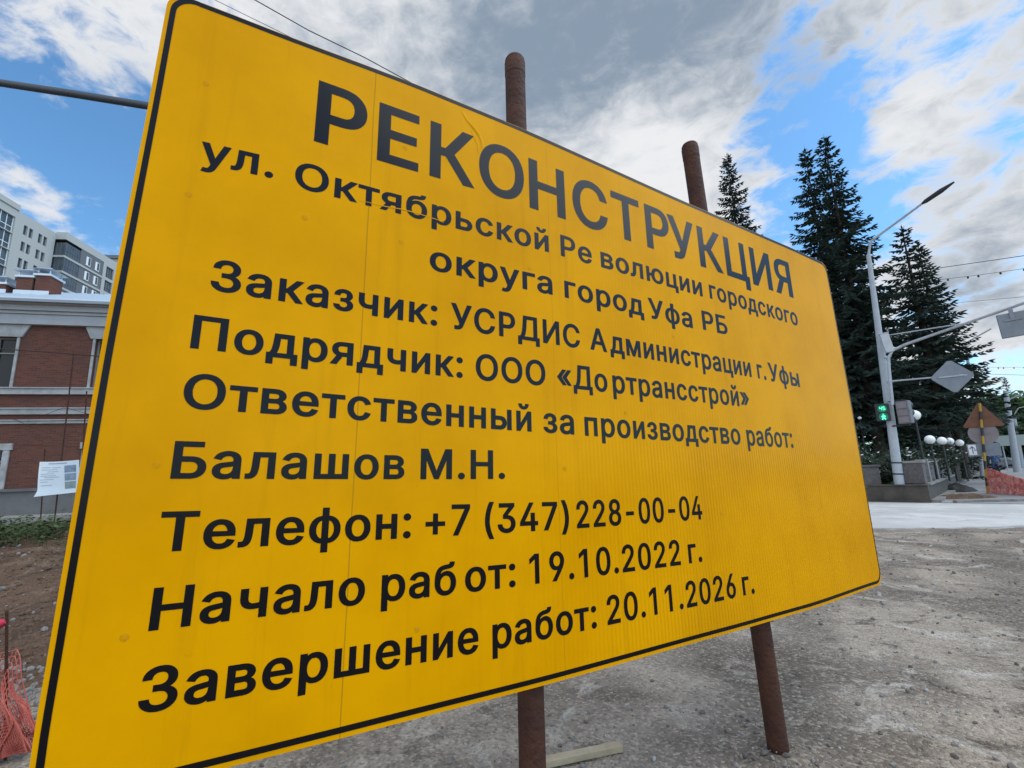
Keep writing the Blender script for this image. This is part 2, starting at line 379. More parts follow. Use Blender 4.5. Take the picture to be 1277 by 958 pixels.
GLYPHS = {
 '(': (309, '72,172 76,135 83,98 93,60 106,23 121,-14 139,-50 165,-92 261,-90 227,-20 206,31 190,78 179,123 172,166 170,209 173,257 180,309 192,362 209,417 229,470 261,536 165,538 135,488 114,436 96,381 82,323 73,264 70,209'),
 ')': (309, '108,-92 134,-51 151,-14 167,22 180,59 190,96 197,134 202,171 203,209 200,264 192,322 178,381 160,437 138,488 108,538 12,536 44,470 64,417 81,362 93,309 100,257 103,209 101,167 95,125 84,80 68,32 47,-19 12,-90'),
 '+': (489, '274,33 274,370 179,370 179,33|410,164 410,239 42,239 42,164'),
 '-': (489, '95,256 95,179 356,179 356,256'),
 '.': (224, '120,0 141,12 156,31 160,53 156,75 141,94 120,107 95,111 70,107 49,94 35,75 30,53 35,31 49,12 70,0 95,-5'),
 '0': (489, '257,-5 285,1 311,11 335,25 356,43 374,64 390,88 402,116 412,146 419,179 423,215 424,254 423,293 419,329 412,362 402,392 389,420 374,444 356,465 335,483 311,497 285,507 257,513 227,515 197,513 169,507 142,497 119,483 98,465 79,444 64,420 51,392 41,362 34,329 30,293 29,254 30,215 34,179 41,146 51,116 63,88 79,64 97,43 118,25 142,11 168,1 197,-5 227,-7|212,71 199,75 187,81 176,90 166,102 157,116 148,133 141,152 136,174 129,225 129,283 136,335 141,357 148,376 157,393 166,407 176,419 187,427 199,434 212,437 227,439 241,437 254,434 266,427 277,418 288,407 297,393 305,376 312,357 322,310 325,254 322,198 312,152 305,133 297,116 288,102 277,90 266,81 254,75 241,71 227,70'),
 '1': (489, '192,509 67,425 72,337 216,428 193,428 193,0 295,0 295,509'),
 '2': (489, '408,0 408,77 172,77 172,65 281,175 337,235 363,267 382,297 394,324 399,353 399,387 394,407 387,425 377,443 365,459 350,473 334,485 315,496 294,504 272,510 249,514 225,515 201,514 177,510 155,504 134,495 115,485 98,472 83,457 70,440 60,421 52,401 48,380 46,346 145,346 147,369 152,391 161,409 174,423 191,433 212,438 235,438 256,434 273,425 286,413 296,397 301,377 301,356 297,337 289,319 276,299 258,277 234,252 45,61 45,0'),
 '3': (489, '245,-5 270,-2 294,4 317,13 338,24 356,37 372,51 386,68 398,87 406,107 410,128 412,150 410,171 406,192 398,212 387,230 373,247 357,262 338,275 316,285 292,293 266,298 239,300 192,298 201,260 392,447 392,509 51,509 51,432 269,432 269,444 138,301 138,237 221,236 254,229 266,224 287,210 293,202 304,183 309,161 309,137 303,115 299,107 285,91 267,80 245,73 218,71 194,73 172,79 155,89 142,102 133,118 124,149 22,149 28,115 34,95 43,76 55,59 70,44 86,31 105,20 126,10 170,-2 217,-7'),
 '4': (489, '432,101 432,178 128,178 128,167 337,506 236,509 21,166 21,101|362,0 362,326 263,326 263,0'),
 '5': (489, '247,-5 272,-1 296,6 318,16 338,28 356,43 372,59 385,78 396,98 404,120 408,143 410,167 407,203 397,236 380,266 359,292 332,313 301,329 267,338 230,342 200,339 171,333 145,322 130,311 155,311 168,432 385,432 385,509 79,509 46,243 133,234 155,248 174,257 196,263 217,264 243,261 265,252 283,237 297,217 306,193 309,166 306,140 297,117 284,97 266,83 245,74 221,71 200,73 182,79 166,90 153,103 145,119 137,147 38,147 43,116 48,97 56,79 67,62 80,47 95,34 113,22 132,12 152,4 174,-2 197,-5 221,-7'),
 '6': (489, '252,-5 275,-1 298,6 319,15 339,27 356,41 371,57 384,75 395,95 402,116 406,138 408,161 407,185 403,207 396,227 386,246 374,263 360,278 344,292 325,303 305,312 283,318 260,322 235,323 211,321 189,315 169,306 152,295 138,281 119,252 161,249 349,506 242,509 121,343 86,289 62,244 49,204 44,166 46,142 50,119 58,97 68,77 81,59 96,42 113,28 133,16 154,6 177,-1 201,-5 226,-7|203,72 184,81 167,95 155,114 147,136 144,163 147,188 155,210 167,228 184,242 203,250 226,253 249,250 269,242 285,228 297,210 305,188 308,161 305,136 297,114 285,95 269,81 249,72 226,69'),
 '7': (489, '177,0 410,437 410,509 43,509 43,432 304,432 304,442 71,2'),
 '8': (489, '253,-5 278,-2 302,4 325,12 345,22 364,34 380,48 394,64 405,81 413,100 418,120 420,141 416,173 405,203 386,229 363,251 335,266 319,273 319,258 326,262 344,271 361,284 375,299 386,316 394,335 399,354 401,375 399,394 395,413 388,431 377,447 365,462 350,476 333,487 315,497 294,505 273,511 250,514 203,514 179,511 158,505 137,497 119,487 102,476 87,462 75,447 64,431 57,413 53,394 51,375 53,354 58,334 66,316 77,299 91,283 108,271 127,262 134,258 134,273 132,272 103,259 77,240 56,216 41,188 34,157 34,120 39,100 47,81 58,64 72,48 88,34 107,22 127,12 150,4 174,-2 200,-5 226,-7|198,72 175,80 157,91 145,105 137,123 135,144 137,166 146,185 159,201 178,214 200,222 226,225 252,222 274,214 293,201 306,185 315,166 317,144 315,123 307,105 294,91 277,80 254,72 226,70|205,302 186,309 172,319 161,333 154,350 152,370 154,390 161,407 172,420 186,430 204,437 226,439 248,437 266,430 281,420 291,407 298,390 300,370 298,350 291,333 280,319 265,308 248,302 226,299'),
 '9': (489, '201,514 177,510 154,503 133,494 114,482 96,468 81,452 68,434 58,414 50,393 46,371 44,347 46,324 50,302 57,282 66,263 78,245 93,230 109,217 128,206 148,197 170,191 193,187 218,186 242,188 264,193 283,202 300,214 314,228 334,257 292,259 103,3 210,0 331,166 367,220 390,265 403,305 408,342 407,367 402,390 395,411 385,432 372,450 357,467 339,481 320,493 298,503 276,510 251,514 226,515|249,436 269,428 285,414 297,395 306,372 308,346 306,321 298,299 285,280 269,267 249,258 226,255 204,258 184,267 168,281 155,299 147,321 144,347 147,373 155,395 168,414 184,428 204,436 226,439'),
 ':': (224, '120,0 141,12 156,31 160,53 156,75 141,94 120,107 95,111 70,107 49,94 35,75 30,53 35,31 49,12 70,0 95,-5|120,275 141,287 156,306 160,328 156,350 141,369 120,382 95,386 70,382 49,369 35,351 30,328 35,306 49,287 70,275 95,270'),
 '«': (439, '266,51 130,211 266,372 159,375 8,211 160,47|404,51 268,211 404,372 298,375 146,211 298,47'),
 '»': (439, '104,47 256,211 104,375 -2,372 134,211 -2,51|243,47 395,211 243,375 137,372 273,211 137,51'),
 'А': (516, '98,0 208,297 231,362 269,479 208,479 246,363 269,297 382,0 488,1 289,509 188,509 -8,1|389,136 389,213 91,213 91,136'),
 'Б': (485, '242,0 269,1 294,5 318,11 340,19 360,29 378,42 394,56 407,73 417,91 424,111 428,133 430,155 428,177 424,198 417,217 406,235 393,251 377,265 360,277 340,287 318,295 294,301 269,304 242,305 144,305 144,432 383,432 383,509 41,509 41,0|144,228 240,228 262,227 281,223 295,217 307,209 316,199 323,187 327,173 328,156 327,137 323,122 316,109 307,98 295,89 280,82 262,78 240,77 144,77'),
 'Д': (605, '112,-104 112,0 456,0 456,-104 556,-104 556,77 499,77 499,509 145,509 126,294 121,245 115,203 107,169 99,141 90,118 81,100 71,85 65,77 13,77 13,-104|180,83 194,114 206,152 215,194 222,241 227,291 239,432 397,432 397,77 174,74'),
 'Е': (455, '394,0 394,77 144,77 144,218 374,218 374,296 144,296 144,431 392,431 392,509 41,509 41,0'),
 'З': (467, '242,-5 268,-2 291,4 314,13 335,23 353,36 369,50 383,66 394,84 403,103 407,123 409,144 405,175 395,204 377,228 354,248 324,263 306,269 306,256 313,260 333,270 350,282 364,297 376,313 384,332 389,352 391,373 389,392 385,410 379,427 369,444 357,459 343,473 327,485 309,496 288,504 266,510 242,514 194,514 170,511 148,505 127,498 108,488 90,476 74,463 60,448 49,431 41,413 36,393 32,361 132,361 135,382 140,400 151,414 166,426 184,434 205,438 228,438 248,434 264,425 276,414 285,398 289,380 289,359 284,341 274,325 261,313 242,304 220,299 147,299 147,222 206,222 239,219 264,212 283,200 296,184 304,166 307,145 304,124 296,106 283,91 265,80 242,73 215,71 190,73 169,79 151,89 138,102 130,119 122,149 21,149 25,116 30,97 39,78 50,61 64,46 81,33 99,21 119,11 142,3 165,-2 190,-5 216,-7'),
 'И': (560, '482,509 377,509 164,192 144,161 119,119 83,56 136,49 141,101 143,150 144,190 144,509 41,509 41,0 147,0 337,282 363,321 392,370 443,451 386,458 380,296 379,0 482,0'),
 'К': (503, '144,0 144,220 189,220 361,0 476,3 275,262 468,505 353,509 186,297 144,297 144,509 41,509 41,0'),
 'М': (664, '141,0 141,298 140,367 137,460 87,459 123,363 150,291 273,0 355,0 474,285 485,315 516,399 537,459 488,460 485,314 485,0 587,0 587,509 463,509 334,194 324,166 312,131 283,47 346,47 321,123 297,188 165,509 41,509 41,0'),
 'Н': (553, '144,0 144,221 373,221 373,0 476,0 476,509 373,509 373,299 144,299 144,509 41,509 41,0'),
 'О': (569, '301,-5 334,1 365,11 394,25 420,43 443,64 464,89 481,116 495,147 504,180 510,216 512,254 510,292 504,328 495,361 481,392 464,420 443,444 420,465 394,483 365,497 334,507 301,513 267,515 233,513 200,507 169,497 140,483 114,465 90,444 70,420 53,392 39,361 29,328 23,292 21,254 23,216 29,180 39,147 53,116 70,89 91,64 114,43 140,25 169,11 200,1 233,-5 267,-7|247,75 229,79 211,85 194,94 179,105 165,119 153,135 142,154 134,175 128,199 124,225 122,254 124,283 128,309 134,333 142,354 153,373 165,390 179,403 194,415 211,424 229,430 247,434 267,435 287,434 305,430 323,424 339,415 355,404 368,390 381,374 391,355 400,333 406,309 410,283 411,254 410,225 406,199 400,175 391,154 381,135 368,119 355,105 339,94 323,85 305,79 287,75 267,73'),
 'П': (553, '41,509 41,0 144,0 144,431 373,431 373,0 476,0 476,509'),
 'Р': (481, '144,0 144,432 232,432 249,431 277,425 297,414 311,399 320,379 325,356 325,331 320,307 311,288 297,272 277,261 265,257 232,254 90,254 90,177 236,177 265,179 293,183 319,190 342,199 362,211 379,225 394,242 407,260 416,279 422,299 426,321 428,343 426,366 422,387 416,408 407,427 394,445 379,461 362,475 342,487 319,497 293,503 265,507 236,509 41,509 41,0'),
 'С': (546, '308,-4 347,5 382,19 414,39 442,63 465,92 481,126 497,176 394,176 387,156 379,136 367,119 354,104 338,92 320,83 300,77 279,74 247,75 228,79 211,85 194,94 179,105 165,119 153,136 142,154 134,176 128,199 124,225 122,254 124,283 127,309 134,333 142,354 153,373 165,389 178,403 194,415 210,424 228,430 247,434 267,435 289,434 310,429 329,422 346,411 361,398 373,382 383,363 394,333 497,333 481,383 464,417 442,446 414,470 382,490 346,504 308,512 267,515 233,513 200,507 169,497 140,483 114,465 90,444 70,420 53,392 39,361 29,328 23,292 21,254 23,216 29,180 39,147 53,116 70,89 90,64 114,43 140,25 169,11 200,1 233,-5 267,-7'),
 'Т': (485, '174,431 174,0 276,0 276,431 436,431 436,509 13,509 13,431'),
 'У': (473, '122,0 160,3 191,11 216,25 236,43 250,64 261,87 445,507 338,509 272,356 230,249 189,143 257,143 232,205 209,269 180,338 99,509 -9,507 174,122 165,97 158,87 148,81 132,78 68,78 68,0'),
 'Ц': (538, '461,509 359,509 359,77 144,77 144,509 41,509 41,0 461,0|510,-104 511,77 386,77 386,0 411,0 411,-104'),
 'Я': (485, '408,509 213,509 183,507 156,504 130,497 107,488 87,477 69,463 54,448 42,431 32,412 26,391 22,370 21,348 22,325 26,304 33,284 42,265 54,248 70,233 87,220 108,209 131,200 156,194 184,190 213,189 372,189 372,266 217,266 184,269 160,277 143,288 132,304 125,324 123,348 125,372 132,392 144,409 160,421 184,429 217,432 305,432 305,0 408,0|245,240 135,242 -5,2 108,0'),
 'а': (425, '193,-6 222,2 246,13 265,27 279,41 283,50 258,50 258,0 356,0 356,252 355,272 347,307 339,323 320,347 296,365 270,377 243,385 217,389 194,390 161,388 127,381 95,369 66,351 41,326 14,282 110,259 123,280 131,291 142,300 157,309 174,314 196,316 216,314 231,309 242,300 250,289 255,275 256,256 256,252 255,247 252,244 240,241 192,235 135,227 107,221 81,212 56,199 35,182 20,159 12,131 13,96 16,79 23,62 32,47 55,23 86,6 122,-5 160,-8|152,68 137,72 125,79 117,87 113,98 111,112 113,126 118,137 127,145 141,152 158,157 219,166 251,171 278,178 262,176 256,144 254,124 247,106 235,90 219,78 197,69 170,66'),
 'б': (448, '234,-6 259,-2 283,7 306,18 326,32 344,48 359,66 372,87 383,109 390,133 395,158 396,185 395,210 391,234 384,257 375,278 363,298 349,316 333,331 315,345 295,356 274,364 252,368 228,370 193,366 159,356 129,340 104,319 83,295 75,277 106,277 107,290 117,332 123,346 131,359 140,369 150,377 162,383 196,393 279,403 311,412 337,426 355,446 365,470 370,509 277,509 274,489 273,483 271,479 266,475 255,472 193,465 153,457 119,445 89,427 64,404 45,375 32,341 22,301 17,254 15,201 17,160 21,133 29,107 40,84 54,64 70,45 89,29 110,16 132,6 156,-2 181,-6 208,-8|180,70 169,75 158,81 149,88 141,97 126,120 118,147 115,179 118,212 127,241 142,264 162,281 172,288 184,292 197,295 210,296 237,292 248,288 257,282 266,275 280,256 291,231 296,200 296,164 291,132 280,107 264,87 256,80 246,74 235,70 208,67'),
 'в': (428, '233,0 272,3 308,14 337,30 359,53 373,79 377,109 373,138 362,163 344,183 322,198 298,208 300,203 308,201 324,209 337,219 348,231 356,244 361,260 363,277 360,301 351,322 337,341 318,357 295,369 269,378 240,383 209,385 34,385 34,0|130,161 232,161 243,161 252,158 259,154 265,149 270,143 273,135 275,126 275,105 274,98 271,92 266,87 260,82 254,79 231,76 130,76|130,309 222,308 245,303 252,298 257,293 260,287 262,280 263,272 262,264 260,257 257,250 251,245 245,240 222,234 130,233'),
 'г': (340, '34,385 34,0 133,0 133,308 308,308 308,385'),
 'д': (463, '93,-105 93,0 334,0 334,-105 433,-105 433,77 375,77 375,385 93,385 79,233 71,170 66,146 61,126 55,110 48,96 40,84 36,77 -6,77 -6,-105|148,90 161,130 170,177 176,231 183,308 276,308 276,77 140,75'),
 'е': (440, '253,-5 290,5 322,20 349,41 370,66 391,106 294,126 285,109 277,95 266,84 254,76 239,70 222,67 198,68 172,74 150,88 142,96 127,118 122,131 118,146 115,181 116,226 121,252 132,275 148,294 168,307 178,312 190,314 220,314 231,312 242,308 251,302 268,285 280,263 288,236 296,188 367,228 56,234 56,162 390,162 389,221 382,265 367,302 345,333 319,356 289,373 256,384 222,389 178,389 152,384 127,376 105,364 84,350 66,334 51,314 38,293 28,270 21,245 17,218 15,190 17,162 21,135 28,111 39,87 52,66 68,48 86,31 107,17 130,6 156,-2 183,-6 212,-8'),
 'з': (380, '214,-1 252,10 285,27 310,50 319,65 326,79 330,95 332,111 330,129 325,146 317,162 304,176 289,188 271,197 251,204 244,206 244,191 246,192 263,199 278,207 291,218 302,230 311,245 316,261 317,278 316,293 307,321 289,346 263,367 231,381 194,389 154,389 117,382 83,369 55,350 34,326 27,311 22,296 19,268 115,268 119,287 121,294 125,301 132,307 151,316 173,319 194,315 201,312 207,306 213,300 216,293 218,285 219,275 218,266 216,257 212,250 205,243 197,237 187,233 176,231 119,230 119,164 180,162 193,160 205,155 214,149 221,142 226,134 229,125 230,115 229,106 226,97 222,90 215,82 207,76 197,72 185,69 158,69 137,75 120,86 116,91 114,97 109,114 10,114 14,86 19,72 26,58 37,45 62,24 94,8 131,-1 171,-4'),
 'и': (447, '377,385 290,385 108,122 133,122 133,385 34,385 34,0 121,0 303,262 277,262 277,0 377,0'),
 'й': (447, '377,385 290,385 108,122 133,122 133,385 34,385 34,0 121,0 303,262 277,262 277,0 377,0|237,417 265,427 289,444 308,465 319,490 326,528 242,528 239,509 234,494 231,489 220,481 205,478 191,481 180,489 173,501 167,528 85,528 91,489 103,464 122,443 146,427 174,417 205,413'),
 'к': (412, '133,0 133,152 158,152 281,0 395,3 238,198 393,381 279,385 143,228 133,228 133,385 34,385 34,0'),
 'л': (437, '50,1 71,5 90,13 106,23 120,36 131,51 141,69 148,89 157,136 162,192 167,308 267,308 267,0 367,0 367,385 73,385 65,213 61,155 57,127 52,106 47,92 41,84 35,80 26,77 -12,76 -12,0'),
 'м': (571, '132,0 132,210 132,278 130,361 78,361 96,307 112,260 133,210 228,0 307,0 394,196 416,248 433,295 454,361 404,361 403,265 402,228 402,0 501,0 501,385 377,385 285,176 271,141 260,110 238,39 297,39 277,103 267,134 254,167 157,385 34,385 34,0'),
 'н': (445, '80,236 80,159 328,159 328,236|34,385 34,0 133,0 133,385|276,385 276,0 375,0 375,385'),
 'о': (451, '235,-6 261,-2 286,6 309,17 329,31 348,48 363,66 376,88 387,111 394,136 399,162 400,190 399,219 394,246 387,271 376,294 363,316 348,335 329,351 309,365 286,376 261,384 235,389 207,390 180,389 154,384 129,376 107,365 86,351 68,335 52,316 39,295 28,271 21,246 17,219 15,190 17,162 21,136 28,111 39,88 52,66 68,48 86,31 107,17 129,6 154,-2 180,-6 207,-8|192,68 179,71 167,76 157,83 139,103 126,128 118,158 115,190 118,224 126,254 139,279 157,299 167,306 179,311 192,314 207,315 223,314 236,311 248,306 259,299 267,290 283,267 294,239 300,207 300,174 294,142 283,115 268,92 259,84 248,76 236,71 223,68 207,67'),
 'п': (444, '34,385 34,0 133,0 133,308 275,308 275,0 374,0 374,385'),
 'р': (460, '133,-136 133,56 108,56 117,42 132,26 152,11 178,-1 211,-7 255,-6 279,-2 302,6 324,17 343,31 360,47 375,66 387,87 397,111 404,136 408,163 409,192 408,220 404,247 397,272 387,296 375,317 360,336 343,352 323,365 302,376 279,384 255,388 229,390 193,387 163,378 140,364 123,349 108,328 131,328 131,385 34,385 34,-136|206,69 194,71 183,76 173,83 164,91 156,101 143,126 135,156 132,192 135,228 143,258 156,282 173,300 182,307 193,311 205,314 235,314 247,311 258,306 268,300 285,281 298,257 306,227 309,192 306,158 298,127 285,102 267,83 258,76 247,72 234,69 220,68'),
 'с': (432, '237,-6 266,0 293,9 317,22 339,39 357,58 371,81 388,117 293,137 279,108 272,97 264,88 254,80 243,74 230,70 216,68 192,68 179,71 167,76 157,83 139,103 126,128 118,158 115,190 118,224 126,254 139,279 157,299 167,306 179,311 192,314 207,315 223,314 236,311 248,306 258,299 267,291 275,281 280,270 291,248 386,268 375,292 363,315 347,336 327,353 304,368 279,378 251,386 222,390 180,389 154,384 129,376 107,365 86,351 68,335 52,316 39,295 28,271 21,246 17,219 15,190 17,162 21,136 28,111 39,88 52,66 68,48 86,31 107,17 129,6 154,-2 180,-6 207,-8'),
 'т': (361, '212,0 212,310 338,310 338,385 -12,385 -12,310 114,310 114,0'),
 'у': (425, '61,-137 92,-139 121,-136 147,-129 171,-116 191,-98 208,-76 222,-48 397,384 292,385 206,163 194,130 159,20 230,20 200,114 189,147 98,385 -8,384 142,10 129,-29 120,-46 112,-55 104,-61 95,-63 82,-62 48,-57 24,-129'),
 'ф': (513, '296,-6 323,-2 347,6 370,17 391,31 409,48 425,66 438,88 449,111 456,136 461,162 462,190 461,219 456,246 449,271 438,295 425,316 409,335 391,351 370,365 347,376 323,384 297,389 270,390 181,389 154,384 130,376 107,365 87,351 68,335 52,316 39,295 29,271 21,246 17,219 15,190 17,162 21,136 29,111 39,88 52,66 68,48 87,31 107,17 130,6 154,-2 180,-6 207,-8|193,65 179,69 168,74 157,81 148,90 131,114 120,142 115,174 115,208 120,240 132,269 148,293 157,303 168,310 180,316 193,319 208,320 285,319 298,316 310,310 320,303 329,293 346,269 357,240 363,208 363,174 357,142 346,114 330,90 320,81 310,74 298,69 285,65 208,64|288,-136 288,509 189,509 189,-136'),
 'ц': (451, '374,0 374,385 275,385 275,77 133,77 133,385 34,385 34,0|424,-104 424,77 299,77 299,0 325,0 325,-104'),
 'ч': (437, '223,114 247,116 269,120 290,125 343,139 342,216 274,200 246,193 215,190 183,191 171,194 160,199 150,206 143,215 138,227 134,241 133,259 133,385 34,385 34,258 36,225 45,196 59,170 79,149 104,133 132,122 163,115 197,113|367,0 367,385 268,385 268,0'),
 'ш': (608, '34,0 538,0 538,385 439,385 439,77 336,77 336,385 236,385 236,77 133,77 133,385 34,385'),
 'ы': (547, '85,179 213,179 228,178 239,175 249,170 258,164 264,156 269,148 272,138 273,127 272,116 269,107 265,99 258,91 249,85 239,80 228,78 133,77 133,385 34,385 34,0 215,0 238,1 260,4 280,9 299,17 316,26 330,37 343,50 354,64 368,95 373,129 368,164 354,194 343,208 330,220 315,231 299,240 280,247 259,252 215,256 85,256|477,0 477,385 378,385 378,0'),
 'ь': (424, '85,179 213,179 228,178 239,175 249,170 258,164 264,156 269,148 272,138 273,127 272,116 269,107 265,99 258,91 249,85 239,80 228,78 133,77 133,385 34,385 34,0 215,0 238,1 260,4 280,9 299,17 316,26 330,37 343,50 354,64 368,95 373,129 368,164 354,194 343,208 330,220 315,231 299,240 280,247 259,252 215,256 85,256'),
 'ю': (621, '130,0 130,385 34,385 34,0|254,155 254,230 78,230 78,155|405,-6 431,-2 455,6 478,17 499,31 517,48 533,66 546,88 556,111 564,136 568,162 569,190 568,219 564,246 556,271 546,294 533,316 517,335 499,351 478,365 455,376 431,384 405,389 377,390 349,389 323,384 299,376 276,365 255,351 237,335 222,316 208,294 198,271 191,246 186,219 185,190 186,162 191,136 198,111 208,88 222,66 237,48 255,31 276,17 299,6 323,-2 349,-6 377,-8|362,68 348,71 337,76 326,84 317,92 309,102 295,128 287,158 285,190 287,224 296,254 309,280 317,290 326,299 337,306 348,311 362,314 377,315 392,314 406,311 418,306 428,299 438,290 445,279 459,254 467,224 470,190 467,158 459,128 446,102 438,92 428,84 418,76 406,71 392,68 377,67'),
 'я': (421, '351,385 179,385 142,383 109,377 80,366 56,350 37,332 23,310 15,285 13,259 15,233 23,209 37,188 56,169 80,154 109,144 143,138 179,136 317,136 317,208 184,208 164,209 147,211 135,216 126,222 120,229 116,237 113,247 112,259 113,271 116,281 120,290 126,297 135,303 147,308 163,310 252,311 252,0 351,0|216,184 111,187 -12,3 96,0'),
}
WORDS = [
 (0, 'РЕКО', 0.4063, -0.35, 1.1722, -0.3252),
 (0, 'НСТР', 1.1961, -0.3335, 1.9949, -0.3367),
 (0, 'УКЦИЯ', 1.9887, -0.3424, 3.0214, -0.3552),
 (1, 'ул.', 0.1282, -0.5309, 0.307, -0.5167),
 (1, 'Октябрьской', 0.3637, -0.5245, 1.2808, -0.5047),
 (1, 'Ре', 1.3392, -0.5049, 1.4997, -0.5055),
 (1, 'волюции', 1.5484, -0.5049, 2.1956, -0.5104),
 (1, 'городского', 2.2499, -0.5086, 3.025, -0.5278),
 (2, 'округа', 0.7902, -0.6923, 1.2913, -0.6825),
 (2, 'город', 1.3493, -0.681, 1.7796, -0.6856),
 (2, 'Уфа', 1.8098, -0.6871, 2.097, -0.69),
 (2, 'РБ', 2.1705, -0.6839, 2.3586, -0.6836),
 (3, 'Заказчик:', 0.1899, -0.8887, 0.8208, -0.8865),
 (3, 'УСРДИС', 0.8684, -0.8867, 1.4147, -0.8825),
 (3, 'А', 1.4643, -0.8787, 1.5528, -0.8803),
 (3, 'дминистрации', 1.5702, -0.8777, 2.5108, -0.8845),
 (3, 'г.', 2.5632, -0.8846, 2.6362, -0.8879),
 (3, 'Уфы', 2.6627, -0.8887, 2.9438, -0.8967),
 (4, 'Подрядчик:', 0.1651, -1.0513, 0.9136, -1.0528),
 (4, 'ООО', 0.9611, -1.0535, 1.2445, -1.0482),
 (4, '«До', 1.2966, -1.0467, 1.5422, -1.0462),
 (4, 'ртрансстрой»', 1.5703, -1.0461, 2.4622, -1.0433),
 (5, 'Ответственный', 0.1648, -1.2042, 1.1785, -1.219),
 (5, 'за', 1.2289, -1.2197, 1.366, -1.2219),
 (5, 'производство', 1.4157, -1.2239, 2.356, -1.2306),
 (5, 'работ:', 2.4064, -1.2322, 2.795, -1.2341),
 (6, 'Балашов', 0.1617, -1.3741, 0.727, -1.3792),
 (6, 'М.Н.', 0.7766, -1.3798, 1.069, -1.3808),
 (7, 'Телефон:', 0.1552, -1.5384, 0.7518, -1.547),
 (7, '+7', 0.7961, -1.5474, 0.9414, -1.5505),
 (7, '(347)', 0.9935, -1.5509, 1.3249, -1.5554),
 (7, '228-00-04', 1.3585, -1.5546, 2.0301, -1.5557),
 (8, 'Начало', 0.1604, -1.7046, 0.6283, -1.7086),
 (8, 'раб', 0.6732, -1.7101, 0.8962, -1.716),
 (8, 'от:', 0.9255, -1.7159, 1.1026, -1.719),
 (8, '19.10.2022', 1.1557, -1.7188, 1.8722, -1.7244),
 (8, 'г.', 1.9198, -1.7232, 2.002, -1.7238),
 (9, 'Завершение', 0.1603, -1.8683, 0.9704, -1.8869),
 (9, 'работ:', 1.0178, -1.8896, 1.4261, -1.8887),
 (9, '20.11.2026', 1.4744, -1.8877, 2.1966, -1.8851),
 (9, 'г.', 2.2426, -1.884, 2.325, -1.8851),
]
RIVETS = [(0.118, -0.28), (0.116, -0.633), (0.4, -0.617), (0.69, -0.618), (0.692, -0.263), (0.132, -1.342), (0.12, -1.711), (0.778, -1.795), (1.315, -1.347), (1.629, -1.123), (1.187, -0.596), (1.957, -0.752), (2.159, -1.536)]
from mathutils.geometry import tessellate_polygon, delaunay_2d_cdt

def structure(o):
    o['kind'] = 'structure'
    return o
def nz(x, y, z=0.0, s=1.0):
    return mnoise.noise(Vector((x * s, y * s, z)))
def sstep(a, b, x):
    t = max(0.0, min(1.0, (x - a) / (b - a)))
    return t * t * (3 - 2 * t)

